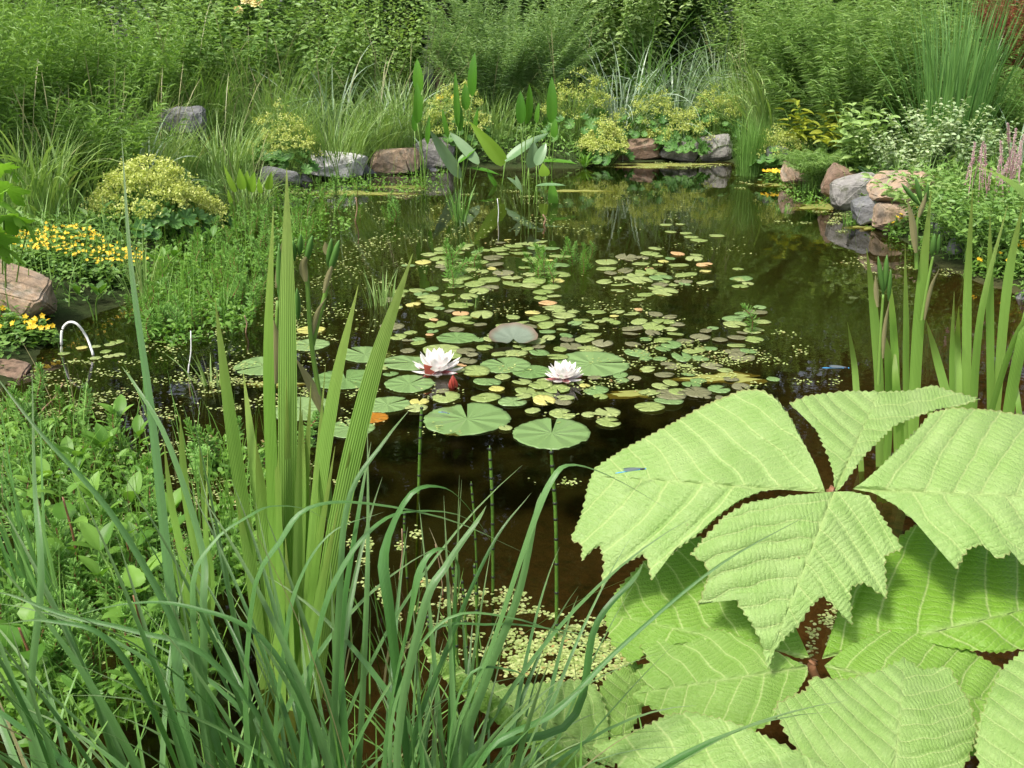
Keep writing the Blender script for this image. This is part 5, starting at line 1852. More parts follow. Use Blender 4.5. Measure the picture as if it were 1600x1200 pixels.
LI = [([(452, 1085), (450, 800), (449, 500), (448, 262)], 34, .2), ([(436, 1085), (428, 850), (419, 560), (427, 322)], 24, -.3), ([(492, 1080), (520, 860), (578, 600), (645, 396)], 37, .15), ([(472, 1085), (488, 850), (520, 620), (560, 445)], 27, -.3),
      ([(415, 1080), (385, 830), (358, 640), (336, 468)], 23, .35), ([(424, 1085), (412, 860), (396, 720), (380, 580)], 24, -.2), ([(485, 1080), (512, 880), (560, 700), (606, 512)], 24, -.5), ([(446, 1088), (430, 960), (412, 800), (400, 690)], 26, .4),
      ([(462, 1090), (466, 900), (470, 760), (472, 640)], 24, -.4), ([(478, 1090), (500, 930), (530, 800), (548, 700)], 22, .4), ([(430, 1090), (405, 960), (385, 860), (372, 790)], 18, 0), ([(458, 1095), (440, 980), (438, 860), (440, 760)], 26, .1)]
for q in range(12):
    b0_ = rng.uniform(425, 485)
    t0_ = b0_ + (b0_ - 452) * rng.uniform(.8, 2.2) + rng.normal() * 10
    y1_ = rng.uniform(560, 840)
    LI.append(([(b0_, 1088), (b0_ + (t0_ - b0_) * .35, 1088 - (1088 - y1_) * .45), (t0_, y1_)], rng.uniform(13, 22), rng.normal() * .4))
left_iris = iris('left iris clump with the tallest sword leaf and brown seed pods', P(452, 1085), LI)
YI = [([(318, 1010), (312, 900), (290, 770), (281, 648)], 17, .2), ([(300, 1010), (290, 900), (268, 790), (256, 690)], 17, -.2), ([(325, 1010), (325, 900), (318, 780), (311, 686)], 10, .3), ([(290, 1005), (282, 920), (262, 850), (250, 760)], 12, 0),
      ([(330, 1010), (332, 900), (322, 830), (325, 690)], 8, -.3)]
iris('young iris fan of short leaves left of the large clump', P(310, 1010), YI)
RI = [([(1345, 720), (1340, 640), (1335, 570), (1324, 503)], 14, .1), ([(1375, 720), (1374, 600), (1365, 480), (1354, 388)], 20, .2), ([(1402, 720), (1400, 600), (1395, 500), (1388, 418)], 14, -.3), ([(1418, 730), (1416, 600), (1416, 500), (1414, 380)], 14, .2),
      ([(1425, 735), (1432, 560), (1442, 430), (1455, 298)], 22, -.1), ([(1385, 740), (1390, 640), (1388, 560), (1382, 520)], 18, .2), ([(1412, 740), (1408, 680), (1400, 600), (1398, 540)], 18, 0)]
iris('right hand iris clump, the group nearer the middle, with dry pods', P(1398, 735), RI)
RI2 = [([(1500, 750), (1484, 640), (1464, 560), (1447, 500)], 18, .1), ([(1490, 745), (1488, 620), (1488, 540), (1491, 455)], 12, .2), ([(1508, 750), (1510, 620), (1512, 450), (1520, 293)], 17, -.2), ([(1520, 750), (1522, 620), (1535, 480), (1575, 318)], 17, .2),
       ([(1545, 760), (1548, 620), (1547, 470), (1547, 335)], 17, .1), ([(1550, 760), (1560, 600), (1575, 440), (1598, 318)], 18, -.2), ([(1560, 760), (1580, 620), (1600, 520), (1625, 400)], 25, .1), ([(1530, 760), (1545, 660), (1590, 520), (1640, 460)], 16, .3),
       ([(1600, 770), (1600, 700), (1592, 640), (1588, 585)], 12, 0), ([(1470, 745), (1462, 680), (1452, 640), (1444, 610)], 14, .3), ([(1496, 752), (1498, 620), (1496, 540), (1498, 478)], 14, -.2)]
iris('right hand iris clump at the edge of the picture', P(1525, 750), RI2)
RI3 = [([(1720, 560), (1690, 430), (1640, 345), (1585, 288), (1524, 256)], 24, .6), ([(1740, 560), (1740, 420), (1730, 340), (1700, 280)], 24, .2)]
iris('iris outside the frame with one yellow green leaf bending into the upper right', P(1730, 560), RI3)


def pods(parent, foot_y, stem, heads, dry):
    f = np.array(parent.location)
    ms = MB()
    tubes(ms, catmull([Q(px, py, foot_y) - f for px, py in stem], 20)[None], np.linspace(.006, .0035, 20), 6, v=.6)
    link('flower_stalk', ms.mesh('flower_stalk', MATS['green_stem']), parent)
    for (bx, by, tx, ty, wpx) in heads:
        b, tp = Q(bx, by, foot_y) - f, Q(tx, ty, foot_y - .02) - f
        wd = wpx / FPX * np.dot(b + f - CAM, FWD)
        mb = MB()
        tubes(mb, catmull([b, (b + tp) / 2, tp], 9)[None], wd * .38 * np.array([.25, .6, .9, 1, 1, .95, .8, .5, .1]), 6, v=.4)
        link('seed_pod', mb.mesh('seed_pod', MATS['seed_pod']), parent)
    for pts, wpx in dry:
        C = [Q(px, py, foot_y - .01) - f for px, py in pts]
        wd = wpx / FPX * np.dot(C[0] + f - CAM, FWD)
        link('dry_bract', strap(C, wd, MATS['dry_blade'], 'dry_bract', side=(1, .3, 0), n=8, fold=.5, prof=np.array([.4, .7, .95, 1, .95, .8, .55, .3, .08])), parent)


ly = P(452, 1085)[1]
pods(left_iris, ly + .05, [(508, 1000), (515, 800), (505, 660), (487, 540), (480, 440), (476, 408)], [(478, 410, 488, 368, 15), (468, 400, 470, 366, 13), (460, 408, 458, 376, 12)], [((478, 440), (476, 415), (482, 398)), 12][:0] or [(((478, 440), (474, 415), (484, 395)), 13), (((503, 645), (485, 600), (462, 560)), 15)])
pods(left_iris, ly + .06, [(487, 540), (495, 510), (508, 460), (514, 425)], [(515, 425, 530, 375, 16), (512, 415, 518, 372, 13)], [(((506, 458), (514, 430), (522, 408)), 9), (((488, 525), (496, 490), (510, 465)), 8), (((514, 400), (510, 388), (508, 378)), 12)])
pods(left_iris, ly + .1, [(430, 900), (425, 700), (430, 560), (434, 470)], [(437, 470, 436, 380, 14), (466, 500, 464, 450, 14)], [(((430, 600), (432, 540), (428, 500)), 16), (((432, 450), (436, 420), (440, 380)), 9)])
ri = [o for o in S.objects if o.name.startswith('iris') and 'nearer the middle' in o.get('label', '')][0]
ry = ri.location[1]
pods(ri, ry - .05, [(1372, 600), (1376, 520), (1380, 460)], [(1380, 460, 1372, 400, 11), (1382, 455, 1386, 398, 12), (1388, 470, 1392, 420, 9)], [(((1372, 480), (1370, 450), (1368, 430)), 9), (((1380, 560), (1384, 510), (1390, 470)), 8)])
pods(ri, ry - .04, [(1440, 500), (1450, 440), (1458, 400)], [(1456, 400, 1460, 365, 12), (1464, 398, 1468, 366, 9)], [(((1445, 500), (1456, 450), (1468, 420)), 8), (((1432, 395), (1428, 350), (1418, 312)), 13), (((1436, 340), (1444, 320), (1448, 300)), 10)])
pods(ri, ry - .03, [(1432, 420), (1432, 360), (1436, 330)], [(1438, 322, 1408, 286, 10), (1440, 318, 1430, 276, 10), (1446, 318, 1450, 285, 9)], [])


# ------------------------------------------------------------------ foreground blue green grass
def blade3(foot, az, lean, bend, L, n=16, p=1.7):
    s = np.linspace(0, 1, n)
    th = lean + bend * s ** p
    h = np.array([math.cos(az), math.sin(az), 0])
    tan = np.sin(th)[:, None] * h + np.cos(th)[:, None] * np.array([0, 0, 1.0])
    return np.asarray(foot) + np.concatenate([[[0, 0, 0]], np.cumsum((tan[1:] + tan[:-1]) * .5 * L / (n - 1), 0)])


BG = 'blue green grass clumps in the foreground'


def gprof(n):
    s = np.linspace(0, 1, n + 1)
    return np.clip(.55 + 1.4 * s, 0, 1) * np.clip(1.02 - s ** 2.4, .02, 1)


def grass_clump(label, foot, n_, rad, azf, Lr, wr, lean, bend, extra=()):
    f = np.array([foot[0], foot[1], gz(*foot)[0]])
    t = thing('ornamental_grass', label, 'grass', f, 0, BG)
    for q in range(n_):
        az = azf()
        a2, r_ = rng.random() * 6.283, rad * math.sqrt(rng.random())
        fo = np.array([math.cos(a2) * r_, math.sin(a2) * r_, -.05])
        be = bend * (.3 + rng.random() * 1.1) if rng.random() > .2 else bend * .2
        C = blade3(fo, az, abs(rng.normal()) * lean, be, rng.uniform(*Lr))
        side = np.array([-math.sin(az), math.cos(az), 0])
        m = 'blue_grass' if rng.random() > .05 else 'dry_blade'
        link('blade', strap(C, rng.uniform(*wr) * (.6 if m == 'dry_blade' else 1), MATS[m], 'blade', side=side, n=18, fold=.22, prof=gprof(18), twist=rng.normal() * .8, cols=5), t)
    for pts, wpx, y0, y1, side in extra:
        k_ = len(pts)
        C = np.array([Q(px, py, y0 + (y1 - y0) * q / (k_ - 1)) - f for q, (px, py) in enumerate(pts)])
        wd = wpx / FPX * np.dot(C[0] + f - CAM, FWD)
        d0 = nrm(C[0] - C[1])
        if C[0][2] > 0:
            C = np.vstack([[C[0] * np.array([.6, .6, 0]) + np.array([0, 0, -.03])], C])
        link('blade', strap(C, wd, MATS['blue_grass'], 'blade', side=side, n=26, fold=.2, prof=gprof(26), cols=5), t)
    return t


exA = [([(300, 1200), (268, 940), (238, 660), (205, 420), (190, 215)], 17, 1.02, 1.35, (1, .25, 0)), ([(350, 1200), (290, 1010), (180, 810), (60, 672), (-20, 570)], 15, 1.02, 1.2, None), ([(390, 1210), (395, 940), (440, 845), (480, 796), (560, 786), (700, 812), (815, 862)], 16, 1.0, 1.12, None),
       ([(470, 1210), (500, 980), (540, 880), (590, 820), (640, 800), (720, 806), (780, 850)], 13, 1.02, 1.2, None), ([(340, 1210), (300, 940), (330, 850), (390, 805), (430, 790), (490, 800), (560, 850)], 10, 1.02, 1.2, None),
       ([(430, 1210), (445, 1000), (470, 900), (520, 830), (600, 800)], 11, 1.05, 1.15, None), ([(520, 1210), (530, 940), (545, 780), (600, 690), (640, 640)], 11, 1.05, 1.2, (1, .3, 0)), ([(330, 1210), (318, 960), (316, 860), (262, 690), (210, 600), (190, 572)], 12, 1.05, 1.25, (1, .3, 0)),
       ([(60, 1210), (64, 900), (54, 760), (50, 575)], 12, 1.1, 1.3, (1, .3, 0)), ([(560, 1210), (572, 960), (575, 820), (574, 660)], 10, 1.1, 1.25, (1, .2, 0)), ([(540, 1210), (532, 1000), (560, 800), (580, 690)], 13, 1.05, 1.2, (1, -.3, 0)),
       ([(500, 1200), (420, 1010), (300, 950), (190, 945), (60, 980)], 13, 1.0, 1.05, None), ([(440, 1200), (330, 1030), (210, 985), (100, 960), (20, 930), (-20, 925)], 14, 1.0, 1.05, None), ([(280, 1200), (180, 1010), (80, 970), (0, 975)], 15, .98, 1.0, None)]
exB = [([(640, 1210), (610, 960), (600, 860), (640, 772), (690, 760), (730, 790), (770, 850)], 18, 1.02, 1.15, None), ([(600, 1210), (640, 960), (660, 880), (690, 856), (715, 880), (716, 930)], 15, 1.02, 1.1, None), ([(700, 1210), (770, 1010), (830, 830), (862, 752), (893, 727), (960, 748), (1064, 808)], 16, 1.0, 1.1, None),
       ([(740, 1210), (870, 1110), (970, 1010), (1120, 885), (1275, 798)], 15, .98, 1.12, None), ([(720, 1210), (890, 1130), (930, 980), (990, 905), (1005, 880)], 15, 1.0, 1.12, (1, .2, 0)), ([(720, 1210), (760, 1060), (810, 930), (838, 800), (845, 770)], 16, 1.02, 1.1, (1, .2, 0)),
       ([(610, 1210), (630, 1060), (700, 965), (800, 965), (900, 1000), (1010, 1050)], 9, 1.0, 1.08, None), ([(600, 1210), (660, 1000), (770, 975), (880, 985), (990, 1010)], 9, 1.02, 1.1, None), ([(640, 1210), (700, 1010), (770, 850), (830, 770)], 9, 1.02, 1.15, (1, .3, 0)),
       ([(700, 1210), (730, 1060), (800, 1048), (840, 1080), (865, 1150)], 8, 1.0, 1.05, None), ([(620, 1210), (660, 960), (700, 880), (745, 815), (760, 790)], 14, 1.0, 1.1, (1, .2, 0))]
grass_clump('large blue green grass clump with long arching blades, left of centre', (-.27, 1.02), 84, .12, lambda: rng.choice([math.pi, math.pi * .75, .4, 1.57, 2.6, 3.6]) + rng.normal() * .5, (.42, .8), (.008, .0145), .30, 1.2, exA)
grass_clump('blue green grass clump at bottom centre, beside the quilted leaves', (-.075, 1.0), 62, .07, lambda: rng.choice([.2, 1.2, 1.57, 2.3, -.2]) + rng.normal() * .4, (.38, .7), (.007, .0135), .24, 1.2, exB)
grass_clump('blue green grass clump spraying left at the lower left corner', (-.50, 1.0), 46, .10, lambda: math.pi * .9 + rng.normal() * .55, (.45, .72), (.008, .0145), .55, 1.0)
grass_clump('short green grass tuft under the quilted leaves at the bottom', (.02, 1.06), 34, .07, lambda: rng.random() * 6.28, (.22, .4), (.004, .008), .4, 1.4)

mb = MB()
for n_, cx, cy, sx, sy, L_, W_ in [(150, -.28, 1.04, .17, .08, .34, .006), (160, -.06, 1.02, .1, .06, .30, .006), (160, -.55, 1.06, .16, .1, .34, .006), (110, -.20, 1.32, .14, .06, .3, .005), (120, .1, 1.08, .1, .05, .2, .004)]:
    b_ = np.column_stack([cx + rng.normal(size=n_) * sx, cy + rng.normal(size=n_) * sy, np.zeros(n_)])
    b_[:, 2] = np.maximum(gz(b_[:, 0], b_[:, 1]), -.05) - .02
    ribbons(mb, b_, rng.random(n_) * 6.283, np.abs(rng.normal(size=n_)) * .35, rng.random(n_) * 1.7, L_ * (.5 + .8 * rng.random(n_)), W_ * (.6 + .6 * rng.random(n_)), 8, fold=.2)
link('low_grass', mb.mesh('low_grass', MATS['fine_rush']), kind='stuff')
mb = MB()
for poly, n_, hh in [([(0, 650), (130, 640), (230, 720), (290, 820), (340, 900), (330, 1120), (60, 1180), (-60, 1100)], 2700, .13), ([(190, 500), (240, 400), (330, 350), (440, 310), (500, 330), (560, 345), (500, 400), (420, 440), (390, 520), (300, 540), (240, 550)], 3300, .10),
                     ([(330, 700), (480, 720), (470, 900), (340, 950)], 900, .08), ([(420, 290), (700, 275), (690, 300), (430, 320)], 900, .08), ([(1200, 285), (1290, 300), (1380, 350), (1360, 365), (1220, 310)], 600, .06), ([(1370, 345), (1480, 395), (1640, 440), (1640, 490), (1480, 425), (1380, 370)], 1500, .07)]:
    poly = np.array(poly, float)
    qx, qy = rng.uniform(poly[:, 0].min(), poly[:, 0].max(), n_ * 3), rng.uniform(poly[:, 1].min(), poly[:, 1].max(), n_ * 3)
    ok_ = inpoly(qx, qy, poly)
    p_ = Pn(qx[ok_], qy[ok_])
    wgt = np.array([noise.noise(Vector((a * 5.0, b * 5.0, 1.7))) for a, b in p_[:, :2]])
    p_ = p_[(wgt > -.02 + .25 * rng.random(len(p_)) - .12)][:n_]
    k_ = len(p_)
    p_[:, 2] = np.maximum(gz(p_[:, 0], p_[:, 1]), 0) + hh * rng.random(k_) ** 1.6
    aa = rng.random(k_) * 6.283
    scatter(mb, LEAF, p_, np.stack([np.cos(aa), np.sin(aa), rng.random(k_) * 1.3 - .1], -1), np.array([0, -.2, 1]) + rng.normal(size=(k_, 3)) * .3, (.016 + .024 * rng.random(k_)), .009 + .010 * rng.random(k_))
    ribbons(mb, p_[::6] * np.array([1, 1, 0]), rng.random(len(p_[::6])) * 6.283, rng.random(len(p_[::6])) * .4, rng.random(len(p_[::6])) * .8, .08 + .2 * rng.random(len(p_[::6])), np.full(len(p_[::6]), .0035), 4)
link('marginal_greenery', mb.mesh('marginal_greenery', MATS['aquatic'], False), kind='stuff')

# upright rushes at the left edge
for foot, n_, lab in [((62, 985), 12, 'upright dark green rush tuft at the left edge'), ((35, 960), 8, 'thin upright rushes close to the left frame edge'), ((105, 1000), 8, 'upright rush tuft right of the other left rushes')]:
    f = P(*foot)
    t = thing('upright_rush', lab, 'rush', f, 0, 'upright rushes at the left')
    for q in range(n_):
        az = rng.random() * 6.283
        C = blade3((rng.normal() * .018, rng.normal() * .018, -.1), rng.choice([2.8, 2.2, 3.4]) + rng.normal() * .5, abs(rng.normal()) * .16, .15, rng.uniform(.35, .6), 10)
        link('blade', strap(C, rng.uniform(.006, .011), MATS['rush'], 'blade', side=(1, rng.normal() * .4, 0), n=12, fold=.2, prof=gprof(12), cols=3), t)
f = P(335, 900)
t = thing('thin_reeds', 'thin reeds standing in the duckweed behind the left iris', 'reed', f, 0)
for q in range(36):
    px, py = rng.uniform(285, 420), rng.uniform(700, 880)
    p = P(px, py) - f
    C = blade3(p + np.array([0, 0, -.05]), rng.random() * 6.28, abs(rng.normal()) * .14, .2, rng.uniform(.14, .36), 8)
    link('blade', strap(C, rng.uniform(.003, .005), MATS['fine_rush'], 'blade', side=(1, .2, 0), n=8, fold=.1, prof=gprof(8), cols=3), t)
f = P(150, 850)
t = thing('thin_reeds', 'thin upright stems scattered through the water plants at the lower left', 'reed', f, 0)
for q in range(80):
    px, py = rng.uniform(-10, 340), rng.uniform(620, 1060)
    p = P(px, py) - f
    C = blade3(p + np.array([0, 0, -.05]), rng.random() * 6.28, abs(rng.normal()) * .14, .25, rng.uniform(.14, .34), 8)
    link('blade', strap(C, rng.uniform(.0025, .005), MATS['fine_rush' if q % 6 else 'dry_blade'], 'blade', side=(1, .2, 0), n=8, fold=.1, prof=gprof(8), cols=3), t)
f = P(650, 1080)
t = thing('thin_reeds', 'thin reeds and dry stalks among the grass at bottom centre', 'reed', f, 0)
for q in range(40):
    px, py = rng.uniform(520, 760), rng.uniform(950, 1120)
    p = P(px, py) - f
    C = blade3(p + np.array([0, 0, -.05]), rng.random() * 6.28, abs(rng.normal()) * .2, .3, rng.uniform(.1, .26), 8)
    link('blade', strap(C, rng.uniform(.003, .006), MATS['fine_rush' if q % 4 else 'dry_blade'], 'blade', side=(1, .2, 0), n=8, fold=.1, prof=gprof(8), cols=3), t)


# ------------------------------------------------------------------ quilted umbrella leaves at the lower right
def leaflet(parent, C, Nn, base, bnd, tip, tone, seed, droop=.10, dome=.05, fold=.12, tooth=.0048, flip=False):
    r = np.random.default_rng(seed)
    Nn = nrm(Nn)
    o3 = PL(*base, C, Nn)
    y3 = PL(*tip, C, Nn) - o3
    L = np.linalg.norm(y3)
    y3 = y3 / L
    x3 = np.cross(y3, Nn)
    b3 = np.array([PL(px, py, C, Nn) for px, py in [base] + list(bnd) + [base]]) - o3
    b2 = np.stack([b3 @ x3, b3 @ y3], -1)
    seg = np.linalg.norm(np.diff(b2, axis=0), axis=1)
    cum = np.concatenate([[0], np.cumsum(seg)])
    m = 340
    tt = np.linspace(0, cum[-1], m)
    B = np.stack([np.interp(tt, cum, b2[:, 0]), np.interp(tt, cum, b2[:, 1])], -1)
    ker = np.array([0, 1, 2, 1, 0.]) / 4
    Bs = B.copy()
    for q in range(2):
        Bs[:, q] = np.convolve(np.pad(B[:, q], 2, 'edge'), ker, 'valid')
    B = np.where((np.linalg.norm(B - Bs, axis=1) > .0009)[:, None], B, Bs)
    tan = nrm(np.gradient(B, axis=0))
    out = np.stack([-tan[:, 1], tan[:, 0]], -1)
    if np.sum(out * B) < 0:
        out = -out
    per = .0125
    ph = (tt / per + .25 * np.sin(tt * 90 + seed)) % 1.0
    saw = np.where(ph < .65, ph / .65, (1 - ph) / .35) - .35
    edge_w = np.clip(np.linalg.norm(B, axis=1) / (.35 * L), 0, 1)
    T = out * (tooth * saw * edge_w * (.7 + .6 * r.random(m)))[:, None]
    rho = np.concatenate([np.linspace(0, .93, 44) ** .9, [.955, .975, .987, 1.0]])
    k = len(rho)
    # rows run from the midrib to the margin along the side veins
    my = np.clip(B[:, 1] - .62 * np.abs(B[:, 0]), 0, .9 * L)
    for _ in range(3):
        my = np.convolve(np.pad(my, 4, 'edge'), np.ones(9) / 9, 'valid')
    Mid = np.stack([np.zeros(m), my], -1)
    X2 = Mid[None] + rho[:, None, None] * (B - Mid)[None] + (np.clip((rho - .88) / .12, 0, 1) ** 1.5)[:, None, None] * T[None]
    X, Y = X2[..., 0] / L, X2[..., 1] / L
    ax = np.abs(X)
    skew = .018 * np.sin(Y * 7 + seed) + .02 * np.sin(X * 6 + seed * 2) + .008 * np.sin(X * 23 + Y * 17)
    q_ = (Y - .50 * ax - .55 * ax ** 2 + skew + .045 * (X > 0)) / .13
    g = np.exp(-((q_ - np.round(q_)) / .085) ** 2) * np.clip((q_ + .2) * 2, 0, 1) * np.clip(ax / .015, 0, 1) * np.clip(1.15 - .5 * ax, 0, 1)
    g0 = np.exp(-(X / .010) ** 2) * np.clip(1.15 - Y, 0, 1)
    puck = np.abs(np.sin(math.pi * q_))
    tq = (ax * 1.0 + Y * .5) / .030
    fine = np.abs(np.sin(math.pi * tq + 1.5 * np.sin(q_ * 3)))
    rr = np.sqrt(X ** 2 + Y ** 2)
    h = -droop * rr ** 2 + dome * np.sin(np.clip(rr, 0, 1) * math.pi) - fold * ax * np.clip(1 - rr * .3, 0, 1) * .5
    h = h + .010 * puck * np.clip(rr * 3, 0, 1) * np.clip((1 - rho)[:, None] * 8 + .35, 0, 1) - .003 * g - .014 * g0
    h = h + .020 * np.sin(X * 9 + seed) * np.cos(Y * 8 + seed * 2)
    h = h * L
    P3 = o3 + X2[..., :1] * x3 + X2[..., 1:] * y3
    d = P3 - CAM
    d = d / np.linalg.norm(d, axis=-1, keepdims=True)
    P3 = P3 + d * (h / np.minimum(d @ Nn, -.25))[..., None]
    ii = np.arange(k - 1)[:, None] * m
    jj = np.arange(m - 1)[None]
    F = np.stack([ii + jj, ii + jj + 1, ii + m + jj + 1, ii + m + jj], -1).reshape(-1, 4)
    off = np.array(parent['_off'])
    mb = MB()
    edge = np.repeat(np.clip((rho - .984) / .014, 0, 1), m) * .6
    vein = np.clip(.8 * g0, 0, 1)
    mb.add((P3 - off).reshape(-1, 3), [F], v=tone, edge=edge, vein=vein.ravel(), vq=q_.ravel() + 20, vt=tq.ravel() + 40)
    me = mb.mesh('leaflet', M_quilt)
    uvl = me.uv_layers.new(name='UVMap')
    idx = np.zeros(len(me.loops), np.int32)
    me.loops.foreach_get('vertex_index', idx)
    uvs = (np.stack([X.ravel(), Y.ravel()], -1) + seed * 1.7)[idx] * 1.0
    uvl.data.foreach_set('uv', uvs.astype(np.float32).ravel())
    # make the upper side face up
    return link('leaflet', me, parent)


rod_foot = np.array([.62, 1.22, gz(.62, 1.22)[0]])
rod = thing('umbrella_leaf_plant', 'large plant with pale lime quilted umbrella leaves at the lower right', 'plant', rod_foot)


def rleaf(C, foot_off, mid=None):
    foot = rod_foot + np.array(foot_off)
    mb = MB()
    C = np.asarray(C)
    m_ = (foot + C) / 2 + np.array([.02, .05, 0]) if mid is None else mid
    tubes(mb, catmull([foot - [0, 0, .05], m_, C - np.array([0, 0, .02]), C + np.array([0, 0, .003])], 18)[None] - rod_foot, np.concatenate([np.linspace(.009, .006, 16), [.008, .005]]), 9, v=.5)
    o = link('leaf_stalk', mb.mesh('leaf_stalk', MATS['red_stem']), rod)
    o['_off'] = [float(q) for q in rod_foot]
    return o


C1, N1 = Q(1303, 770, 1.46), np.array([-.05, -.50, .86])
l1 = rleaf(C1, (.0, .04, 0))
leaflet(l1, C1, N1, (1290, 770), [(1283, 750), (1274, 726), (1254, 690), (1234, 652), (1213, 622), (1190, 609), (1160, 609), (1103, 632), (1051, 661), (974, 702), (930, 731), (920, 755), (909, 803), (892, 843), (910, 852), (908, 876), (928, 856), (938, 853), (944, 880), (939, 920),
         (962, 887), (989, 874), (1006, 866), (1014, 884), (1018, 908), (1031, 879), (1066, 852), (1093, 833), (1119, 808), (1155, 782), (1190, 767), (1236, 763), (1274, 769)], (908, 742), .0, 1)
leaflet(l1, C1, N1, (1303, 771), [(1303, 742), (1294, 712), (1276, 672), (1255, 647), (1233, 630), (1262, 618), (1320, 611), (1380, 612), (1420, 611), (1460, 602), (1482, 610), (1532, 623), (1505, 632), (1460, 640), (1398, 664), (1350, 712), (1314, 762)], (1372, 612), .0, 2, droop=.2, dome=.02, fold=-.25)
leaflet(l1, C1, N1, (1332, 764), [(1350, 752), (1375, 730), (1407, 698), (1438, 667), (1455, 645), (1490, 637), (1545, 640), (1610, 650), (1680, 680), (1730, 740), (1740, 800), (1700, 850), (1650, 892), (1622, 872), (1600, 885), (1585, 860), (1560, 874), (1535, 850), (1512, 858), (1493, 890), (1480, 850), (1450, 830), (1430, 815), (1400, 790), (1365, 770)],
        (1740, 780), .0, 3)
leaflet(l1, C1 - ray(1303, 770) * .030, N1 + np.array([.10, -.26, 0]), (1303, 768), [(1330, 768), (1358, 775), (1380, 810), (1411, 857), (1382, 868), (1386, 935), (1350, 910), (1328, 918), (1331, 977), (1300, 943), (1285, 930), (1265, 950), (1250, 975), (1222, 1000), (1210, 1018), (1200, 1046), (1193, 1015), (1188, 1000), (1175, 975), (1150, 938),
                                                              (1132, 926), (1092, 944), (1107, 900), (1102, 880), (1079, 866), (1103, 838), (1130, 808), (1168, 786), (1232, 775)], (1205, 1020), .0, 4)
C2, N2 = Q(1273, 1034, 1.30), np.array([-.05, -.38, .92])
l2 = rleaf(C2, (-.06, .02, 0))
leaflet(l2, C2, N2, (1265, 1028), [(1240, 1000), (1225, 940), (1190, 880), (1140, 850), (1090, 838), (1030, 855), (985, 898), (962, 925), (945, 965), (955, 1005), (985, 1038), (1010, 1022), (1060, 1005), (1130, 1000), (1200, 1010), (1245, 1028)], (948, 960), .7, 5)
leaflet(l2, C2 + np.array([0, 0, .012]), N2, (1262, 1042), [(1200, 1012), (1130, 985), (1070, 978), (1030, 983), (1000, 1008), (1015, 1035), (990, 1052), (1012, 1068), (985, 1088), (1010, 1102), (1050, 1122), (1110, 1142), (1160, 1152), (1200, 1132), (1240, 1090), (1262, 1055)], (985, 1085), .5, 6)
leaflet(l2, C2, N2, (1284, 1030), [(1300, 985), (1318, 930), (1350, 880), (1390, 850), (1430, 820), (1500, 815), (1600, 830), (1680, 880), (1700, 960), (1620, 1010), (1560, 1020), (1480, 1012), (1420, 995), (1350, 1000), (1310, 1020)], (1690, 930), .85, 7)
leaflet(l2, C2 + np.array([0, 0, .015]), N2, (1288, 1040), [(1330, 1005), (1380, 985), (1440, 986), (1500, 1008), (1560, 1042), (1600, 1080), (1630, 1130), (1560, 1185), (1480, 1175), (1400, 1135), (1340, 1092), (1300, 1060)], (1615, 1110), .7, 8)
C3, N3 = Q(1400, 1240, 1.04), np.array([0, -.42, .9])
l3 = rleaf(C3, (-.02, -.05, 0))
leaflet(l3, C3, N3, (1395, 1236), [(1330, 1222), (1262, 1195), (1230, 1150), (1210, 1108), (1218, 1096), (1260, 1078), (1268, 1058), (1320, 1062), (1370, 1050), (1413, 1028), (1440, 1047), (1483, 1042), (1500, 1075), (1514, 1095), (1527, 1140), (1512, 1190), (1470, 1228)], (1413, 1032), .15, 9)
leaflet(l3, C3, N3, (1380, 1246), [(1330, 1216), (1260, 1182), (1200, 1152), (1150, 1130), (1080, 1112), (1040, 1118), (1000, 1140), (970, 1150), (925, 1166), (960, 1190), (1000, 1235), (1100, 1300), (1250, 1300), (1350, 1275)], (922, 1172), .15, 10)
leaflet(l3, C3, N3, (1415, 1245), [(1490, 1215), (1540, 1205), (1620, 1260), (1560, 1330), (1480, 1330), (1430, 1290)], (1620, 1300), .15, 11)
C4, N4 = Q(1640, 1290, .98), np.array([-.1, -.42, .9])
l4 = rleaf(C4, (.1, -.08, 0))
leaflet(l4, C4, N4, (1640, 1285), [(1570, 1262), (1535, 1215), (1524, 1170), (1530, 1128), (1545, 1085), (1568, 1042), (1602, 1014), (1650, 1030), (1700, 1080), (1715, 1160), (1690, 1240)], (1602, 1020), .1, 12)
C5, N5 = Q(985, 1205, 1.20), np.array([.1, -.55, .8])
l5 = rleaf(C5, (-.2, -.02, 0), np.array([.30, 1.2, .2]))
leaflet(l5, C5, N5, (960, 1200), [(900, 1178), (830, 1125), (780, 1090), (715, 1042), (745, 1060), (790, 1072), (860, 1066), (920, 1060), (937, 1082), (948, 1112), (950, 1150), (962, 1185)], (790, 1075), .3, 13, fold=.05)
leaflet(l5, C5 + np.array([.0, .02, .0]), N5, (968, 1195), [(952, 1150), (944, 1110), (936, 1078), (950, 1055), (990, 1035), (1016, 1045), (1012, 1090), (992, 1130), (978, 1165)], (985, 1050), .5, 14)
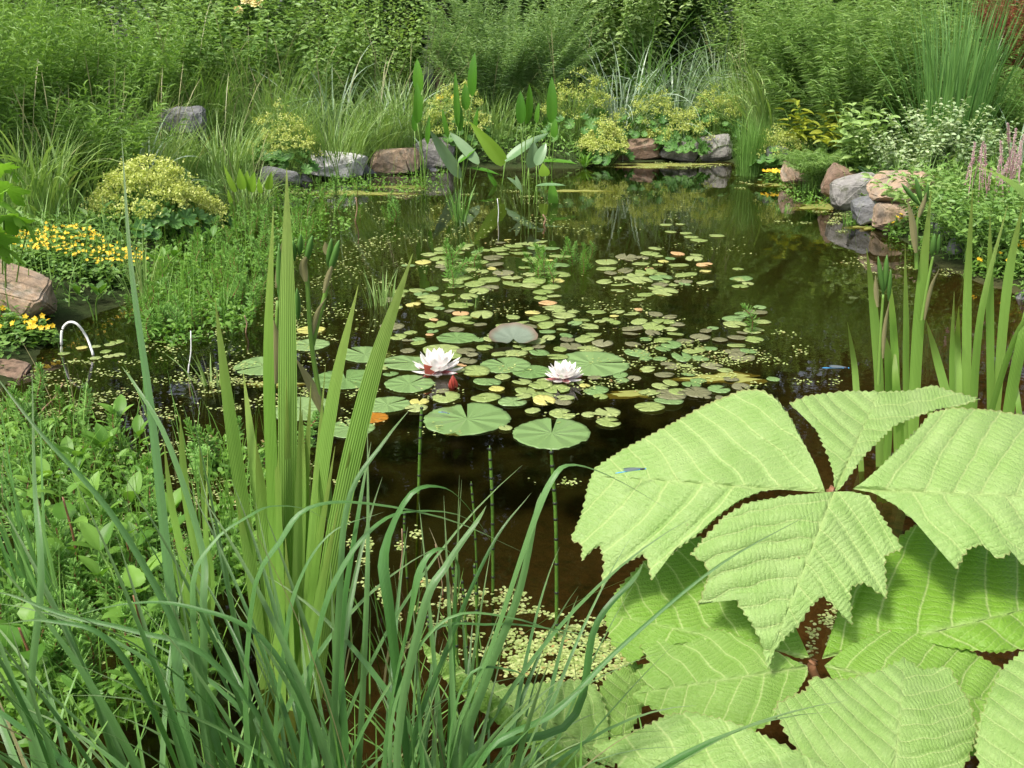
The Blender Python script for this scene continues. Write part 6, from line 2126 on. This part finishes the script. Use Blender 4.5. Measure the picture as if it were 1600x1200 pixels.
leaflet(l5, C5 - ray(800, 1110) * .03, np.array([.25, -.95, .15]), (930, 1198), [(880, 1165), (800, 1105), (740, 1065), (690, 1030), (655, 998), (668, 1030), (700, 1068), (760, 1118), (820, 1160), (880, 1200), (905, 1205)], (655, 1000), .55, 15, tooth=.002)
leaflet(l5, C5 + np.array([0, -.06, .01]), N5, (985, 1215), [(940, 1196), (880, 1186), (820, 1188), (750, 1196), (700, 1215), (760, 1260), (880, 1270), (960, 1240)], (700, 1215), .3, 16)
for o in (l1, l2, l3, l4, l5):
    del o['_off']


# ------------------------------------------------------------------ blue damselflies
def damselfly(label, p, d, L):
    t = thing('damselfly', label, 'damselfly', p, 0, 'blue damselflies')
    d = nrm(d)
    mb = MB()
    tubes(mb, catmull([d * L * .18, d * L * .6, d * L], 9)[None], L * np.array([.018, .016, .014, .014, .014, .014, .016, .018, .008]), 7)
    link('abdomen', mb.mesh('abdomen', MATS['dragon_blue']), t)
    mb = MB()
    tubes(mb, np.array([[d * L * .02, d * L * .06, d * L * .13, d * L * .19]]), L * np.array([.015, .035, .035, .015]), 8)
    link('thorax', mb.mesh('thorax', MATS['dragon_dark']), t)
    mb = MB()
    sd_ = nrm(np.cross(d, [0, 0, 1.0]))
    tubes(mb, np.array([[-sd_ * L * .04 - d * L * .01, -sd_ * L * .02, sd_ * L * .02, sd_ * L * .04 - d * L * .01]]), L * np.array([.012, .022, .022, .012]), 8)
    link('head', mb.mesh('head', MATS['dragon_blue']), t)
    for sg in (-1, 1):
        mb = MB()
        outline_leaf(mb, d * L * .1 + np.array([0, 0, L * .04]), d * L * .75 + sd_ * sg * L * .06 + np.array([0, 0, L * .09]), sd_ * sg + np.array([0, 0, .5]), L * .1, [.1, .4, .7, .9, 1, 1, .8, .2], 8, 3, fold=0, arch=0)
        link('wing', mb.mesh('wing', MATS['wing']), t)


damselfly('blue damselfly hovering beside the right iris clump', Q(1326, 575, 2.86), np.array([-1, .1, -.03]), .078)
damselfly('blue damselfly resting on the largest lily pad', P(702, 646, .02), np.array([-1, .5, -.05]), .045)
pb_ = PL(1006, 752, C1, nrm(N1)) + np.array([0, -.012, .028])
damselfly('blue damselfly resting on the left lobe of the quilted leaf', pb_, np.array([-1, -.1, -.12]), .05)
